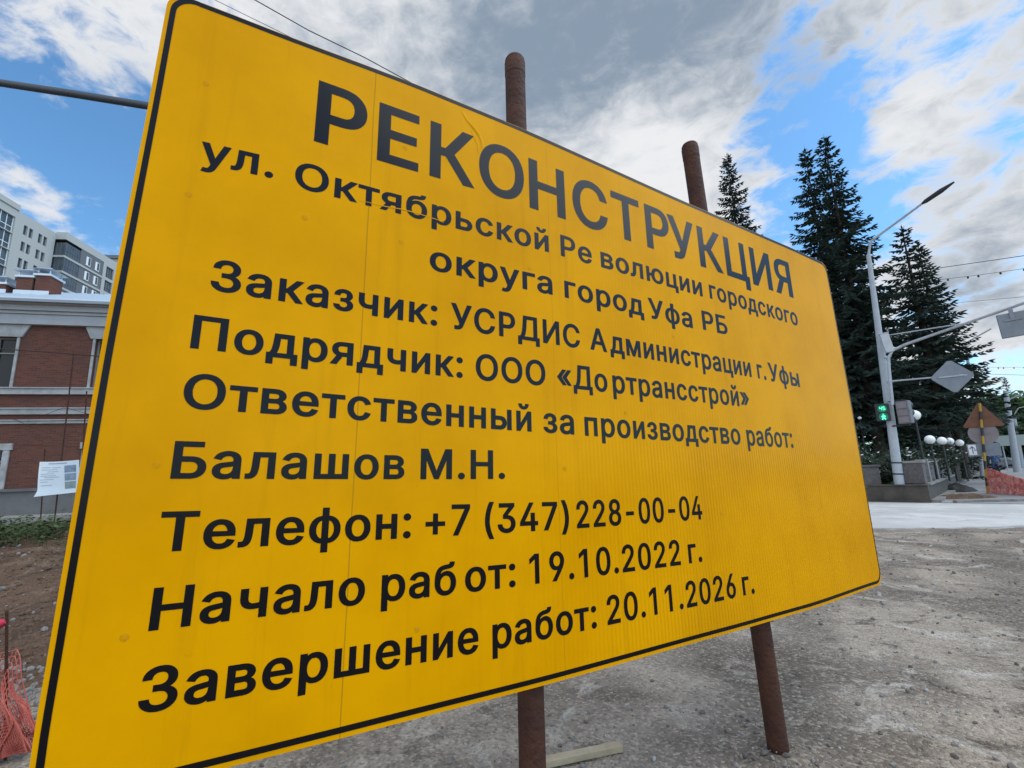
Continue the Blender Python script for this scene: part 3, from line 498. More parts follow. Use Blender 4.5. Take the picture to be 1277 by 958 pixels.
# ------------------------------------------------------------------ ground materials
def ground_mat(name, light, dark, pale, big=0.35, mid=2.5, bump=0.6, wet=0.5, speck=0.6, tracks=0.0):
    m = bpy.data.materials.new(name)
    m.use_nodes = True
    nt = m.node_tree
    p = nt.nodes['Principled BSDF']
    p.inputs['Roughness'].default_value = 0.92
    p.inputs['Specular IOR Level'].default_value = 0.25
    t = nt.nodes.new('ShaderNodeTexCoord')
    def noise(scale, det=8, rough=0.65, dist=0.0):
        n = nt.nodes.new('ShaderNodeTexNoise')
        n.inputs['Scale'].default_value = scale; n.inputs['Detail'].default_value = det
        n.inputs['Roughness'].default_value = rough; n.inputs['Distortion'].default_value = dist
        nt.links.new(t.outputs['Object'], n.inputs['Vector'])
        return n.outputs[0]
    def ramp(v, a, b):
        r = nt.nodes.new('ShaderNodeMapRange')
        r.inputs['From Min'].default_value = a; r.inputs['From Max'].default_value = b
        nt.links.new(v, r.inputs['Value'])
        return r.outputs[0]
    def mix(f, a, b):
        x = nt.nodes.new('ShaderNodeMix'); x.data_type = 'RGBA'
        nt.links.new(f, x.inputs['Factor'])
        for k, v in (('A', a), ('B', b)):
            if isinstance(v, tuple): x.inputs[k].default_value = (*v, 1)
            else: nt.links.new(v, x.inputs[k])
        return x.outputs['Result']
    c = mix(ramp(noise(big, 5, 0.55, 0.5), 0.42, 0.60), light, dark)
    mm = nt.nodes.new('ShaderNodeMath'); mm.operation = 'MULTIPLY'
    nt.links.new(ramp(noise(mid, 7, 0.65, 0.9), 0.54, 0.66), mm.inputs[0]); mm.inputs[1].default_value = wet
    c = mix(mm.outputs[0], c, tuple(q * 0.6 for q in dark))
    # pale dusty smears
    c = mix(ramp(noise(big * 1.7 + 0.2, 7, 0.66, 1.5), 0.54, 0.68), c, pale)
    if tracks:
        mpp = nt.nodes.new('ShaderNodeMapping'); mpp.inputs['Rotation'].default_value = (0, 0, R_(38))
        nt.links.new(t.outputs['Object'], mpp.inputs['Vector'])
        wv = nt.nodes.new('ShaderNodeTexWave'); wv.inputs['Scale'].default_value = .13; wv.inputs['Distortion'].default_value = 5.0
        wv.inputs['Detail'].default_value = 6; wv.inputs['Detail Scale'].default_value = .8; wv.inputs['Detail Roughness'].default_value = .62
        nt.links.new(mpp.outputs[0], wv.inputs['Vector'])
        mt_ = nt.nodes.new('ShaderNodeMath'); mt_.operation = 'MULTIPLY'
        nt.links.new(ramp(wv.outputs['Fac'], .62, .95), mt_.inputs[0]); mt_.inputs[1].default_value = tracks
        c = mix(mt_.outputs[0], c, tuple(q * .55 for q in dark))
    # single stones: voronoi cells with their own tone
    vo = nt.nodes.new('ShaderNodeTexVoronoi')
    vo.inputs['Scale'].default_value = 55.0
    nt.links.new(t.outputs['Object'], vo.inputs['Vector'])
    sx = nt.nodes.new('ShaderNodeSeparateColor')
    nt.links.new(vo.outputs['Color'], sx.inputs[0])
    m2 = nt.nodes.new('ShaderNodeMath'); m2.operation = 'MULTIPLY'
    nt.links.new(ramp(sx.outputs[0], 0.55, 1.0), m2.inputs[0]); m2.inputs[1].default_value = speck
    c = mix(m2.outputs[0], c, tuple(min(1, q * 1.5) for q in light))
    m3 = nt.nodes.new('ShaderNodeMath'); m3.operation = 'MULTIPLY'
    nt.links.new(ramp(sx.outputs[1], 0.5, 1.0), m3.inputs[0]); m3.inputs[1].default_value = speck
    c = mix(m3.outputs[0], c, tuple(q * 0.5 for q in dark))
    nt.links.new(c, p.inputs['Base Color'])
    b = nt.nodes.new('ShaderNodeBump')
    b.inputs['Strength'].default_value = bump; b.inputs['Distance'].default_value = 0.03
    ad = nt.nodes.new('ShaderNodeMath'); ad.operation = 'ADD'
    nt.links.new(noise(28, 8, 0.7), ad.inputs[0])
    ad2 = nt.nodes.new('ShaderNodeMath'); ad2.operation = 'MULTIPLY_ADD'
    nt.links.new(vo.outputs['Distance'], ad2.inputs[0]); ad2.inputs[1].default_value = -0.5
    nt.links.new(noise(6, 6, 0.6), ad2.inputs[2])
    nt.links.new(ad2.outputs[0], ad.inputs[1])
    nt.links.new(ad.outputs[0], b.inputs['Height'])
    nt.links.new(b.outputs[0], p.inputs['Normal'])
    return m
M_GROUND = ground_mat('packed_gravel', (0.40, 0.325, 0.25), (0.175, 0.138, 0.104), (0.56, 0.495, 0.41), big=0.75, mid=1.9, wet=.95, tracks=.6, bump=.8, speck=.5)
M_SOIL = ground_mat('brown_earth', (0.155, 0.092, 0.055), (0.075, 0.044, 0.027), (0.24, 0.17, 0.115), big=0.8, mid=3.5, bump=1.0, speck=0.5)
M_SLAB = ground_mat('new_concrete_paving', (0.56, 0.53, 0.485), (0.45, 0.43, 0.395), (0.63, 0.60, 0.56), big=0.4, mid=.9, bump=0.25, wet=0.38, speck=0.12)
M_WALK = ground_mat('grey_paving', (0.27, 0.26, 0.255), (0.20, 0.19, 0.185), (0.33, 0.32, 0.31), big=0.3, bump=0.2, speck=0.2)
M_LAWN = ground_mat('lawn_earth', (0.06, 0.085, 0.03), (0.035, 0.05, 0.02), (0.09, 0.085, 0.05), big=0.6, bump=0.8, speck=0.3)

# ------------------------------------------------------------------ ground: one sheet out to the horizon
def axis(lo, hi, step, far):
    a = [lo + i * step for i in range(int((hi - lo) / step) + 1)]
    s, x = step, a[-1]
    up = []
    while x < far:
        s *= 1.35; x += s; up.append(x)
    s, x = step, lo
    dn = []
    while x > -far:
        s *= 1.35; x -= s; dn.append(x)
    return dn[::-1] + a + up
POSTS = ((0.06, 2.55), (1.39, 2.87))
def ground_h(x, y):
    d = math.hypot(x, y)
    k = 1.0 - sstep(16, 34, d)
    mound = sum(.055 * math.exp(-((x - px_) ** 2 + (y - py_) ** 2) / .035) * (1 + .7 * nz(x, y, 6, 9)) for px_, py_ in POSTS)
    h = mound + 0.035 * nz(x, y, 0.3, 0.9) + 0.012 * nz(x, y, 4.1, 3.1) + 0.007 * nz(x, y, 8.7, 8.0)
    return h * k - 0.012
gx = axis(-5, 12, 0.11, 900); gy = axis(0.5, 13, 0.11, 900)
gv = [(x, y, ground_h(x, y)) for y in gy for x in gx]
nx_ = len(gx)
gf = [(j * nx_ + i, j * nx_ + i + 1, (j + 1) * nx_ + i + 1, (j + 1) * nx_ + i) for j in range(len(gy) - 1) for i in range(nx_ - 1)]
g = MB(); g.add(gv, gf, 0, True)
structure(g.build('ground', M_GROUND))

# loose stones on the ground
rs = random.Random(3)
st = MB()
ico = bmesh.new(); bmesh.ops.create_icosphere(ico, subdivisions=1, radius=1.0)
icov = [v.co.copy() for v in ico.verts]; icof = [[v.index for v in f.verts] for f in ico.faces]; ico.free()
for i in range(5200):
    # denser close to the camera
    y = 1.6 + 11 * rs.random() ** 1.7
    x = -2.0 + (y * 1.25 + 3.0) * rs.random()
    if i % 9 == 0:
        px_, py_ = POSTS[i % 2]; x = px_ + rs.gauss(0, .26); y = py_ + rs.gauss(0, .26)
    r = 0.004 + 0.016 * rs.random() ** 3.2
    if y > 5: r *= 1.5
    rx = Matrix.Rotation(rs.random() * 6.28, 3, Vector((rs.random() - .5, rs.random() - .5, rs.random() - .5)).normalized())
    sx_, sy_, sz_ = r * rs.uniform(.8, 1.5), r * rs.uniform(.6, 1.1), r * rs.uniform(.5, .9)
    c = Vector((x, y, ground_h(x, y) + r * 0.25))
    st.add([c + rx @ Vector((v.x * sx_ * rs.uniform(.85, 1.15), v.y * sy_, v.z * sz_)) for v in icov], icof, 0 if rs.random() < .5 else (1 if rs.random() < (.12 if i % 9 == 0 else .5) else 2))
M_ST1 = mat('stone_grey', (0.25, 0.225, 0.20), 0.9, var=.8, vscale=30)
M_ST2 = mat('stone_pale', (0.40, 0.375, 0.34), 0.9, var=.6, vscale=30)
M_ST3 = mat('stone_brown', (0.15, 0.125, 0.105), 0.9, var=.6, vscale=30)
tag(st.build('loose_gravel', [M_ST1, M_ST2, M_ST3]), 'loose grey stones scattered over the packed gravel ground', 'gravel', kind='stuff')

# ------------------------------------------------------------------ paving slab strip, sidewalk, planter with retaining wall
a0, a1 = gp(1095, 661), gp(1277, 657.5)
b0, b1 = gp(1163, 627), gp(1277, 624.5)
dn = (a1 - a0).normalized(); df = Vector((-0.60, 0.80, 0))
near0 = a0 - dn * 14; near1 = a1 + dn * 22
wdir_l = (gp(1082, 625.5) - gp(1163, 627)).normalized()
far1 = b1 + (b1 - b0).normalized() * 30
far0 = b0 + wdir_l * 22
s = MB()
def wobble(p, q, n, amp):
    out = []
    for i in range(n):
        t = i / n
        c = p.lerp(q, t)
        out.append((c.x + amp * nz(c.x, c.y, 2, 1.3), c.y + amp * nz(c.x, c.y, 7, 1.3)))
    return out
poly = wobble(near0, near1, 160, 0.30) + [(near1.x, near1.y), (far1.x, far1.y), (b1.x, b1.y), (b0.x, b0.y), (far0.x, far0.y)]
s.prism(poly, -0.05, 0.028)
structure(s.build('concrete_road', M_SLAB))

SD = (gp(1226, 587.5) - gp(1163, 627)); SD.z = 0; SD.normalize()      # along the street
SN = Vector((-SD.y, SD.x, 0))                                              # to the planter side
K0 = gp(1163, 627.5)
# side walk beside the planter wall
s = MB()
w0 = K0 - SD * 0.3 - SN * 0.25
s.prism([(w0.x, w0.y), ((w0 - SN * 7).x, (w0 - SN * 7).y), ((w0 - SN * 9 + SD * 160).x, (w0 - SN * 9 + SD * 160).y), ((w0 + SD * 160).x, (w0 + SD * 160).y)], -0.05, 0.045)
structure(s.build('sidewalk', M_WALK))
# kerb stone line in front of the side walk
kd = (b1 - b0).normalized()
# planter
WH = 0.60
p0 = K0.copy()
pl = [p0 + wdir_l * 26, p0, p0 + SD * 60, p0 + SD * 60 + SN * 40, p0 + wdir_l * 26 + SN * 40]
s = MB()
ins = [p0 + wdir_l * 26 + SN * .2, p0 + SN * .2 + wdir_l * .2, p0 + SD * 60 + SN * .2, pl[3], pl[4]]
s.prism([(q.x, q.y) for q in ins], -0.1, WH - 0.05)
structure(s.build('lawn', M_LAWN))
wl = thing('retaining_wall', 'low dirty concrete wall turning the corner below the spruces', 'wall', p0)
def wallseg(mb, a, b, h0, h1, t0, t1, n=1):
    d = (b - a); L = d.length; d.normalize(); nrm = Vector((-d.y, d.x, 0))
    mx = Matrix((d, nrm, Vector((0, 0, 1)))).transposed()
    c = (a + b) / 2 - p0
    mb.box((c.x + nrm.x * (t0 + t1) / 2, c.y + nrm.y * (t0 + t1) / 2, (h0 + h1) / 2), (L, t1 - t0, h1 - h0), 0, mx)
mb = MB(); wallseg(mb, p0 + wdir_l * 26, p0, 0, WH, -0.3, 0.0)
mb.build('front_face', M_CONC, wl)
mb = MB(); wallseg(mb, p0, p0 + SD * 60, 0, WH, -0.0, 0.35)
mb.build('street_face', M_CONC, wl)
mb = MB(); wallseg(mb, p0 + wdir_l * 26, p0 - wdir_l * 0.22, 0, 0.13, .003, 0.22)
mb.build('kerb', M_KERB, wl)
mb = MB(); wallseg(mb, p0 - SD * .2, p0 + SD * 60, 0, 0.13, -0.25, -.003)
mb.build('kerb', M_KERB, wl)
mb = MB(); wallseg(mb, p0 + SD * .05, p0 + SD * 60, WH + .002, WH + 0.07, -0.05, 0.42)
mb.build('coping', M_KERB, wl)
mb = MB(); wallseg(mb, p0 + wdir_l * 26, p0, WH + .002, WH + 0.05, -0.35, 0.04)
mb.build('coping', M_CONC, wl)
# far kerb of the paving
mb = MB(); q0 = K0 - SN * .6 - SD * .25
ek = (far1 - q0); L = ek.length; ek.normalize(); en = Vector((-ek.y, ek.x, 0))
mb.box(((q0 + far1) / 2).xy.to_3d() + Vector((0, 0, .06)), (L, 0.18, 0.12), 0, Matrix((ek, en, Vector((0, 0, 1)))).transposed())
structure(mb.build('kerb', M_KERB))

# ------------------------------------------------------------------ parapet of granite blocks on the wall
par = thing('parapet', 'row of granite blocks with dark gaps on the street wall', 'parapet', p0 + Vector((0, 0, WH + .07)))
ang = math.atan2(SD.y, SD.x)
mxs = Matrix((SD, SN, Vector((0, 0, 1)))).transposed()
def par_box(name, mt, u0, u1, w0, w1, z0, z1, cap=True):
    mb = MB(); c = SD * (u0 + u1) / 2 + SN * (w0 + w1) / 2
    mb.box(c + Vector((0, 0, (z0 + z1) / 2)), (u1 - u0, w1 - w0, z1 - z0), 0, mxs)
    o = mb.build(name, mt, par); bevel(o, .012, 2)
    return o
par_box('block', M_STONE, .0, .75, .08, .78, 0, .72); par_box('coping', M_STONE2, -.04, .79, .04, .82, .722, .80)
for (ua, ub) in ((1.3, 3.6), (4.2, 7.6), (8.3, 13.4), (14.3, 20.4), (21.4, 28.4), (29.6, 37), (38.4, 46.5), (48, 57)):
    par_box('block', M_STONE, ua + .3, ub, .1, .34, 0, .70); par_box('coping', M_STONE2, ua + .3, ub + .04, .06, .38, .702, .76)
    par_box('pilaster', M_STONE2, ua, ua + .298, .04, .40, 0, .84)
pp = at(1083, 600, 17.6)
o = MB()
o.bb(-.32, .32, -.25, .25, 0, .75); o.bb(-.37, .37, -.3, .3, .752, .83)
o = o.build('stone_pier', M_STONE); bevel(o, .015, 2)
o.location = (pp.x, pp.y, WH - .06); o.rotation_euler.z = -.3
tag(o, 'square granite pier on the lawn, beside the yellow sign edge', 'pier')

# ------------------------------------------------------------------ soil bank on the left, low terrace wall
def bank_h(x, y):
    rise = sstep(3.9, 8.6, y + 0.25 * nz(x, y, 3, .8)) * (1 - .35 * sstep(13, 16.5, y))
    fade = 1 - sstep(-3.4, 0.5, x + 0.12 * y)
    h = 0.46 * rise * fade
    h += fade * rise * (0.16 * nz(x, y, 1, .7) + 0.10 * nz(x, y, 5, 1.7) + 0.07 * nz(x, y, 9, 3.4) + .035 * nz(x, y, 2, 8.0))
    return h * 1.0 - 0.035 + 0.03 * fade * sstep(3.7, 4.3, y)
bx = [-26 + i * .13 for i in range(int(27 / .13))]; by = [3.4 + i * .11 for i in range(int(15.2 / .11))]
bv = [(x, y, bank_h(x, y)) for y in by for x in bx]; nb = len(bx)
mb = MB(); mb.add(bv, [(j * nb + i, j * nb + i + 1, (j + 1) * nb + i + 1, (j + 1) * nb + i) for j in range(len(by) - 1) for i in range(nb - 1)], 0, True)
structure(mb.build('soil_bank', M_SOIL))
mb = MB()
for i in range(2200):
    y = 3.6 + 8 * rs.random() ** 1.4
    x = -(y * 1.2 + .3) + (y * .55) * rs.random()
    r = rs.uniform(.008, .03) * (1 if rs.random() < .9 else 2.0)
    rx = Matrix.Rotation(rs.random() * 6.28, 3, Vector((rs.random() - .5, rs.random() - .5, rs.random() - .5)).normalized())
    c = Vector((x, y, max(bank_h(x, y), ground_h(x, y)) + r * .2))
    k = [rs.uniform(.6, 1.2) for _ in range(3)]
    mb.add([c + rx @ Vector((v.x * r * k[0], v.y * r * k[1], v.z * r * k[2])) for v in icov], icof, 0 if (rs.random() < .93 and y > 4.6) else 1)
M_CLOD = mat('earth_clod', (0.13, 0.078, 0.046), 0.95, var=.8, vscale=20)
tag(mb.build('soil_clods', [M_CLOD, M_ST1]), 'brown earth clods and grey rubble lying on the soil bank', 'soil', kind='stuff')

# ------------------------------------------------------------------ brick building on its terrace
BAZ = R_(76.6)
BD = Vector((math.sin(BAZ), math.cos(BAZ), 0)); BN = Vector((-math.cos(BAZ), math.sin(BAZ), 0))   # along facade / into the building
BS = 0.65
P0 = EYE + (Vector((-30.656, 31.243, 0)) - EYE) * BS
TZ = P0.z
BM = Matrix((BD, BN, Vector((0, 0, 1)))).transposed()
def Zb(z):
    return (1.589 + BS * (z - 1.589)) - TZ
def Sb(s_):
    return s_ * BS
brick = bpy.data.materials.new('red_brick'); brick.use_nodes = True
nt = brick.node_tree; p = nt.nodes['Principled BSDF']
p.inputs['Roughness'].default_value = 0.9
t = nt.nodes.new('ShaderNodeTexCoord'); mpn = nt.nodes.new('ShaderNodeMapping'); mpn.inputs['Rotation'].default_value = (R_(90), 0, 0)
nt.links.new(t.outputs['Object'], mpn.inputs['Vector'])
br = nt.nodes.new('ShaderNodeTexBrick')
br.inputs['Color1'].default_value = (0.145, 0.038, 0.018, 1); br.inputs['Color2'].default_value = (0.075, 0.022, 0.012, 1)
br.inputs['Mortar'].default_value = (0.10, 0.066, 0.053, 1)
br.inputs['Scale'].default_value = 1.0; br.inputs['Brick Width'].default_value = .26; br.inputs['Row Height'].default_value = .08
br.inputs['Mortar Size'].default_value = .009; br.inputs['Bias'].default_value = -.1
nt.links.new(mpn.outputs[0], br.inputs['Vector'])
nn_ = nt.nodes.new('ShaderNodeTexNoise'); nn_.inputs['Scale'].default_value = 1.3; nn_.inputs['Detail'].default_value = 8
nt.links.new(t.outputs['Object'], nn_.inputs['Vector'])
mr = nt.nodes.new('ShaderNodeMapRange'); mr.inputs['From Min'].default_value = .4; mr.inputs['From Max'].default_value = .75; mr.inputs['To Max'].default_value = .55
nt.links.new(nn_.outputs[0], mr.inputs['Value'])
mxn = nt.nodes.new('ShaderNodeMix'); mxn.data_type = 'RGBA'
nt.links.new(mr.outputs[0], mxn.inputs['Factor']); nt.links.new(br.outputs['Color'], mxn.inputs['A']); mxn.inputs['B'].default_value = (.075, .035, .028, 1)
nt.links.new(mxn.outputs['Result'], p.inputs['Base Color'])
M_TRIM = mat('grey_white_stucco', (0.38, 0.375, 0.37), 0.8, var=1.0, vscale=2.5, vcol=(.24, .23, .215))
M_TRIM2 = mat('grey_cornice', (0.40, 0.40, 0.41), 0.8, var=.8, vscale=1.5, vcol=(.32, .31, .31))
M_ROOF = mat('pale_metal_roof', (0.52, 0.58, 0.63), 0.35, metal=.35, var=.5, vscale=.8, vcol=(.52, .56, .60))
M_PLINTH = mat('grey_plinth', (0.15, 0.14, 0.135), 0.9, var=.9, vscale=1.2, vcol=(.09, .085, .08), bump=.3)
M_GLASS = mat('dark_window_glass', (0.012, 0.014, 0.016), 0.08, spec=.3)
M_FRAME = mat('window_frame_wood', (0.20, 0.19, 0.17), 0.6)
M_TERR = mat('terrace_concrete', (0.30, 0.285, 0.255), 0.9, var=.9, vscale=1.3, vcol=(.19, .18, .16), bump=.3, bscale=12)

def holed_wall(mb, x0, x1, z0, z1, y, holes, depth, mi=0):
    xs = sorted({x0, x1, *[h[0] for h in holes], *[h[1] for h in holes]}); zs = sorted({z0, z1, *[h[2] for h in holes], *[h[3] for h in holes]})
    for i in range(len(xs) - 1):
        for j in range(len(zs) - 1):
            cx, cz = (xs[i] + xs[i + 1]) / 2, (zs[j] + zs[j + 1]) / 2
            if any(h[0] < cx < h[1] and h[2] < cz < h[3] for h in holes):
                continue
            mb.add([(xs[i], y, zs[j]), (xs[i + 1], y, zs[j]), (xs[i + 1], y, zs[j + 1]), (xs[i], y, zs[j + 1])], [(0, 1, 2, 3)], mi)
    for a, b, c, d in holes:
        mb.add([(a, y, c), (b, y, c), (b, y, d), (a, y, d), (a, y + depth, c), (b, y + depth, c), (b, y + depth, d), (a, y + depth, d)],
               [(0, 4, 5, 1), (1, 5, 6, 2), (2, 6, 7, 3), (3, 7, 4, 0)], mi)
bb_ = thing('brick_building', 'two storey red brick house with white belt courses and pale metal roof', 'building', P0, rot=(0, 0, BM.to_euler().z))
BAY = Sb(1.37 + 3.19) + 1.55          # window axis spacing
wins_u, wins_l = [], []
xr = Sb(-3.19)
for k in range(-3, 6):
    x1 = xr + k * BAY; x0 = x1 - 1.55
    wins_u.append((x0, x1, Zb(8.27), Zb(11.85)))
for k in range(-3, 6):
    x1 = Sb(-2.93) + k * BAY; x0 = x1 - 1.45
    wins_l.append((x0, x1, Zb(1.75), Zb(4.15)))
XL, XR = xr - 3 * BAY - 3.5, xr + 5 * BAY + 2.5
ZW = Zb(12.72)
mb = MB()
holed_wall(mb, XL, XR, Zb(1.64), ZW, 0, wins_u + wins_l, .28)
DEP = 14
mb.add([(XL, 0, Zb(1.64)), (XL, DEP, Zb(1.64)), (XL, DEP, ZW), (XL, 0, ZW), (XR, 0, Zb(1.64)), (XR, DEP, Zb(1.64)), (XR, DEP, ZW), (XR, 0, ZW)],
       [(0, 3, 2, 1), (4, 5, 6, 7), (1, 2, 6, 5)], 0)
mb.build('wall', brick, bb_)
mb = MB(); mb.bb(XL - .08, XR + .08, -.12, DEP + .1, -.3, Zb(1.45)); mb.bb(XL - .14, XR + .14, -.2, DEP + .1, Zb(1.452), Zb(1.64))
mb.build('plinth', M_PLINTH, bb_)
mb = MB()
for z0, z1, d in ((Zb(12.3 + .42), Zb(13.42), .22), (Zb(13.43), Zb(13.62), .30), (Zb(13.63), Zb(14.0), .42), (Zb(14.01), Zb(14.35), .62)):
    mb.bb(XL - d, XR + d, -d, DEP + d, z0, z1)
mb.build('cornice', M_TRIM2, bb_)
for z0, z1, d in ((7.86, 8.25, .14), (6.50, 6.86, .12), (5.88, 6.07, .07)):
    mb = MB(); mb.bb(XL - d, XR + d, -d, -.002, Zb(z0), Zb(z1)); mb.bb(XL - d - .05, XR + d + .05, -d - .06, -.002, Zb(z1) + .002, Zb(z1) + .05)
    mb.build('belt_course', M_TRIM, bb_)
for i, (x0, x1, z0, z1) in enumerate(wins_u + wins_l):
    if x1 < -12 or x0 > 16: continue
    up = i < len(wins_u)
    mb = MB()
    sw, pr = (.10, .05) if up else (.22, .06)
    mb.bb(x0 - sw, x0, -pr, -.002, z0, z1); mb.bb(x1, x1 + sw, -pr, -.002, z0, z1); mb.bb(x0 - sw, x1 + sw, -pr - .03, -.002, z0 - .09, z0)
    wf = mb.build('window', M_TRIM, bb_)
    mb = MB()
    if up:   # flared flat lintel
        for (xa, xb) in ((x0, x1),):
            e = .32
            mb.add([(xa - .18, -.09, z1 + .002), (xb + .18, -.09, z1 + .002), (xb + e + .12, -.09, ZW - .004), (xa - e - .12, -.09, ZW - .004),
                    (xa - .18, -.002, z1 + .002), (xb + .18, -.002, z1 + .002), (xb + e + .12, -.002, ZW - .004), (xa - e - .12, -.002, ZW - .004)],
                   [(0, 1, 2, 3), (0, 4, 5, 1), (1, 5, 6, 2), (2, 6, 7, 3), (3, 7, 4, 0)])
    else:
        mb.bb(x0 - .3, x1 + .3, -.08, -.002, z1 + .002, z1 + .28)
    mb.build('lintel', M_TRIM, wf)
    mb = MB(); cx = (x0 + x1) / 2
    for a, b, c, d in ((x0, x0 + .07, z0, z1), (x1 - .07, x1, z0, z1), (x0 + .07, x1 - .07, z0, z0 + .07), (x0 + .07, x1 - .07, z1 - .07, z1), (cx - .04, cx + .04, z0 + .07, z1 - .07)):
        mb.bb(a, b, .16, .22, c, d)
    zt = z0 + (z1 - z0) * .68
    mb.bb(x0 + .07, cx - .04, .165, .215, zt, zt + .06); mb.bb(cx + .04, x1 - .07, .165, .215, zt, zt + .06)
    mb.build('frame', M_FRAME, wf)
    mb = MB(); mb.add([(x0, .24, z0), (x1, .24, z0), (x1, .24, z1), (x0, .24, z1)], [(0, 1, 2, 3)])
    mb.build('pane', M_GLASS, wf)
# roof
mb = MB(); ov = .75; RZ = Zb(14.36); rh = 3.1
mb.add([(XL - ov, -ov, RZ), (XR + ov, -ov, RZ), (XR + ov, DEP + ov, RZ), (XL - ov, DEP + ov, RZ), (XL + 6, DEP / 2, RZ + rh), (XR - 6, DEP / 2, RZ + rh),
        (XL - ov, -ov, RZ - .07), (XR + ov, -ov, RZ - .07), (XR + ov, DEP + ov, RZ - .07), (XL - ov, DEP + ov, RZ - .07)],
       [(0, 1, 5, 4), (1, 2, 5), (2, 3, 4, 5), (3, 0, 4), (6, 7, 1, 0), (7, 8, 2, 1), (8, 9, 3, 2), (9, 6, 0, 3), (9, 8, 7, 6)])
sl = rh / (DEP / 2 + ov)
for k in range(int((XR - XL) / .6)):      # standing seams
    x = XL + .3 + k * .6
    yt = min(DEP / 2 - .1, (x - XL + ov) * 1.0 + 0, (XR + ov - x) * 1.0)
    if yt <= -.5: continue
    mb.add([(x - .012, -ov, RZ), (x + .012, -ov, RZ), (x + .012, yt, RZ + sl * (yt + ov)), (x - .012, yt, RZ + sl * (yt + ov)),
            (x - .012, -ov, RZ + .035), (x + .012, -ov, RZ + .035), (x + .012, yt, RZ + sl * (yt + ov) + .035), (x - .012, yt, RZ + sl * (yt + ov) + .035)],
           [(4, 5, 6, 7), (0, 4, 7, 3), (1, 2, 6, 5), (0, 1, 5, 4)])
roof = mb.build('roof', M_ROOF, bb_)
mb = MB(); mb.bb(XL - ov, XR + ov, -ov - .05, -ov, RZ - .2, RZ - .072)
mb.build('gutter', mat('gutter', (.22, .25, .28), .5, metal=.3), bb_)
def chimney(x, y, w, d, zt):
    zb = RZ + sl * (y + ov) - .3
    mb = MB(); mb.bb(x - w / 2, x + w / 2, y - d / 2, y + d / 2, zb, zt)
    c = mb.build('chimney', brick, bb_)
    mb = MB(); mb.bb(x - w / 2 - .07, x + w / 2 + .07, y - d / 2 - .07, y + d / 2 + .07, zt, zt + .1)
    for a in (-1, 1):
        for b in (-1, 1):
            mb.bb(x + a * (w / 2 - .05) - .02, x + a * (w / 2 - .05) + .02, y + b * (d / 2 - .05) - .02, y + b * (d / 2 - .05) + .02, zt + .1, zt + .36)
    e = .14
    mb.add([(x - w / 2 - e, y - d / 2 - e, zt + .34), (x + w / 2 + e, y - d / 2 - e, zt + .34), (x + w / 2 + e, y + d / 2 + e, zt + .34), (x - w / 2 - e, y + d / 2 + e, zt + .34), (x, y, zt + .62)],
           [(0, 1, 4), (1, 2, 4), (2, 3, 4), (3, 0, 4), (3, 2, 1, 0)])
    mb.build('cap', M_ROOF, c)
    mb = MB(); mb.bb(x - w / 2 - .05, x + w / 2 + .05, y - d / 2 - .04, y - d / 2 - .003, zb, zb + .33); mb.build('flashing', M_ROOF, c)
CHIM = [((-18, 352, 18, 362), .9), ((19, 352, 43, 346), .9), ((43, 346, 64, 345), .8)]
def fac_back(x, y, yb):
    """building-local coordinates of the pixel on the plane yb metres behind the facade"""
    d = ray(x, y); o = P0 + BN * yb
    q = EYE + d * (((o - EYE).dot(BN)) / d.dot(BN)) - P0
    return q.dot(BD), q.z
for (xa, ya, xb, yb_), d in (((-22, 353, 10, 353), .9), ((20, 345, 43, 348), .9), ((44, 343, 64, 346), .9)):
    u0, z0 = fac_back(xa, ya, 2.2); u1, z1 = fac_back(xb, yb_, 2.2)
    chimney((u0 + u1) / 2, 2.2 + .45, abs(u1 - u0) * .86, d, z0 - .02)

# terrace slab and low wall in front of the building
mb = MB()
tp = [P0 + BD * XL * 1.3 - BN * 2.3, P0 + BD * (XR + 8) - BN * 2.3, P0 + BD * (XR + 8) + BN * 16, P0 + BD * XL * 1.3 + BN * 16]
mb.prism([(q.x, q.y) for q in tp], -.2, TZ - .02)
structure(mb.build('terrace', M_TERR))

# ------------------------------------------------------------------ apartment block far behind
AAZ = R_(-7)
AD = Vector((math.sin(AAZ), math.cos(AAZ), 0)); AN = Vector((math.cos(AAZ), -math.sin(AAZ), 0))    # AN points out of the facade (to the right)
A0 = Vector((-87.594, 82.524, 0))
ab = thing('apartment_building', 'tall pale apartment block with dark glazed balconies behind the brick house', 'building', A0, rot=(0, 0, math.atan2(AD.y, AD.x)))
# local axes: x = along facade (away), y = into the building (left), z up; facade plane y = 0
M_AW = mat('pale_plaster', (0.39, 0.39, 0.375), .8, var=.4, vscale=.3, vcol=(.38, .38, .37))
M_AW2 = mat('grey_plaster_band', (0.36, 0.365, 0.37), .8, var=.4, vscale=.3)
M_ADK = mat('dark_grey_cladding', (0.13, 0.135, 0.145), .8, var=.5, vscale=.8, vcol=(.10, .10, .11))
M_AGL = mat('balcony_glass', (0.075, 0.095, 0.11), .12, spec=.6, var=.8, vscale=.6, vcol=(.03, .035, .04))
M_AGL2 = mat('apartment_pane', (0.05, 0.06, 0.07), .12, spec=.6)
FL = 3.15; NF = 16; TOP = 50.3
floors = [TOP - 3.9 - k * FL for k in range(NF)]     # sill level of each storey's windows
def aw(x0, x1, z0, z1): return (x0, x1, z0, z1)
small = []
for zf in floors[:9]:
    for xc in (-5.85, -4.75, -2.85, -1.75):
        small.append((xc - .38, xc + .38, zf + .2, zf + 2.0))
logg = [(-12.5, -8.0, zf - .55, zf + 2.45) for zf in floors[:9]]
farw = [(11.1, 13.3, zf - .3, zf + 2.2) for zf in floors[:9]]
mb = MB()
holed_wall(mb, -16, 0.3, 0, TOP, 0, small + logg, .5)
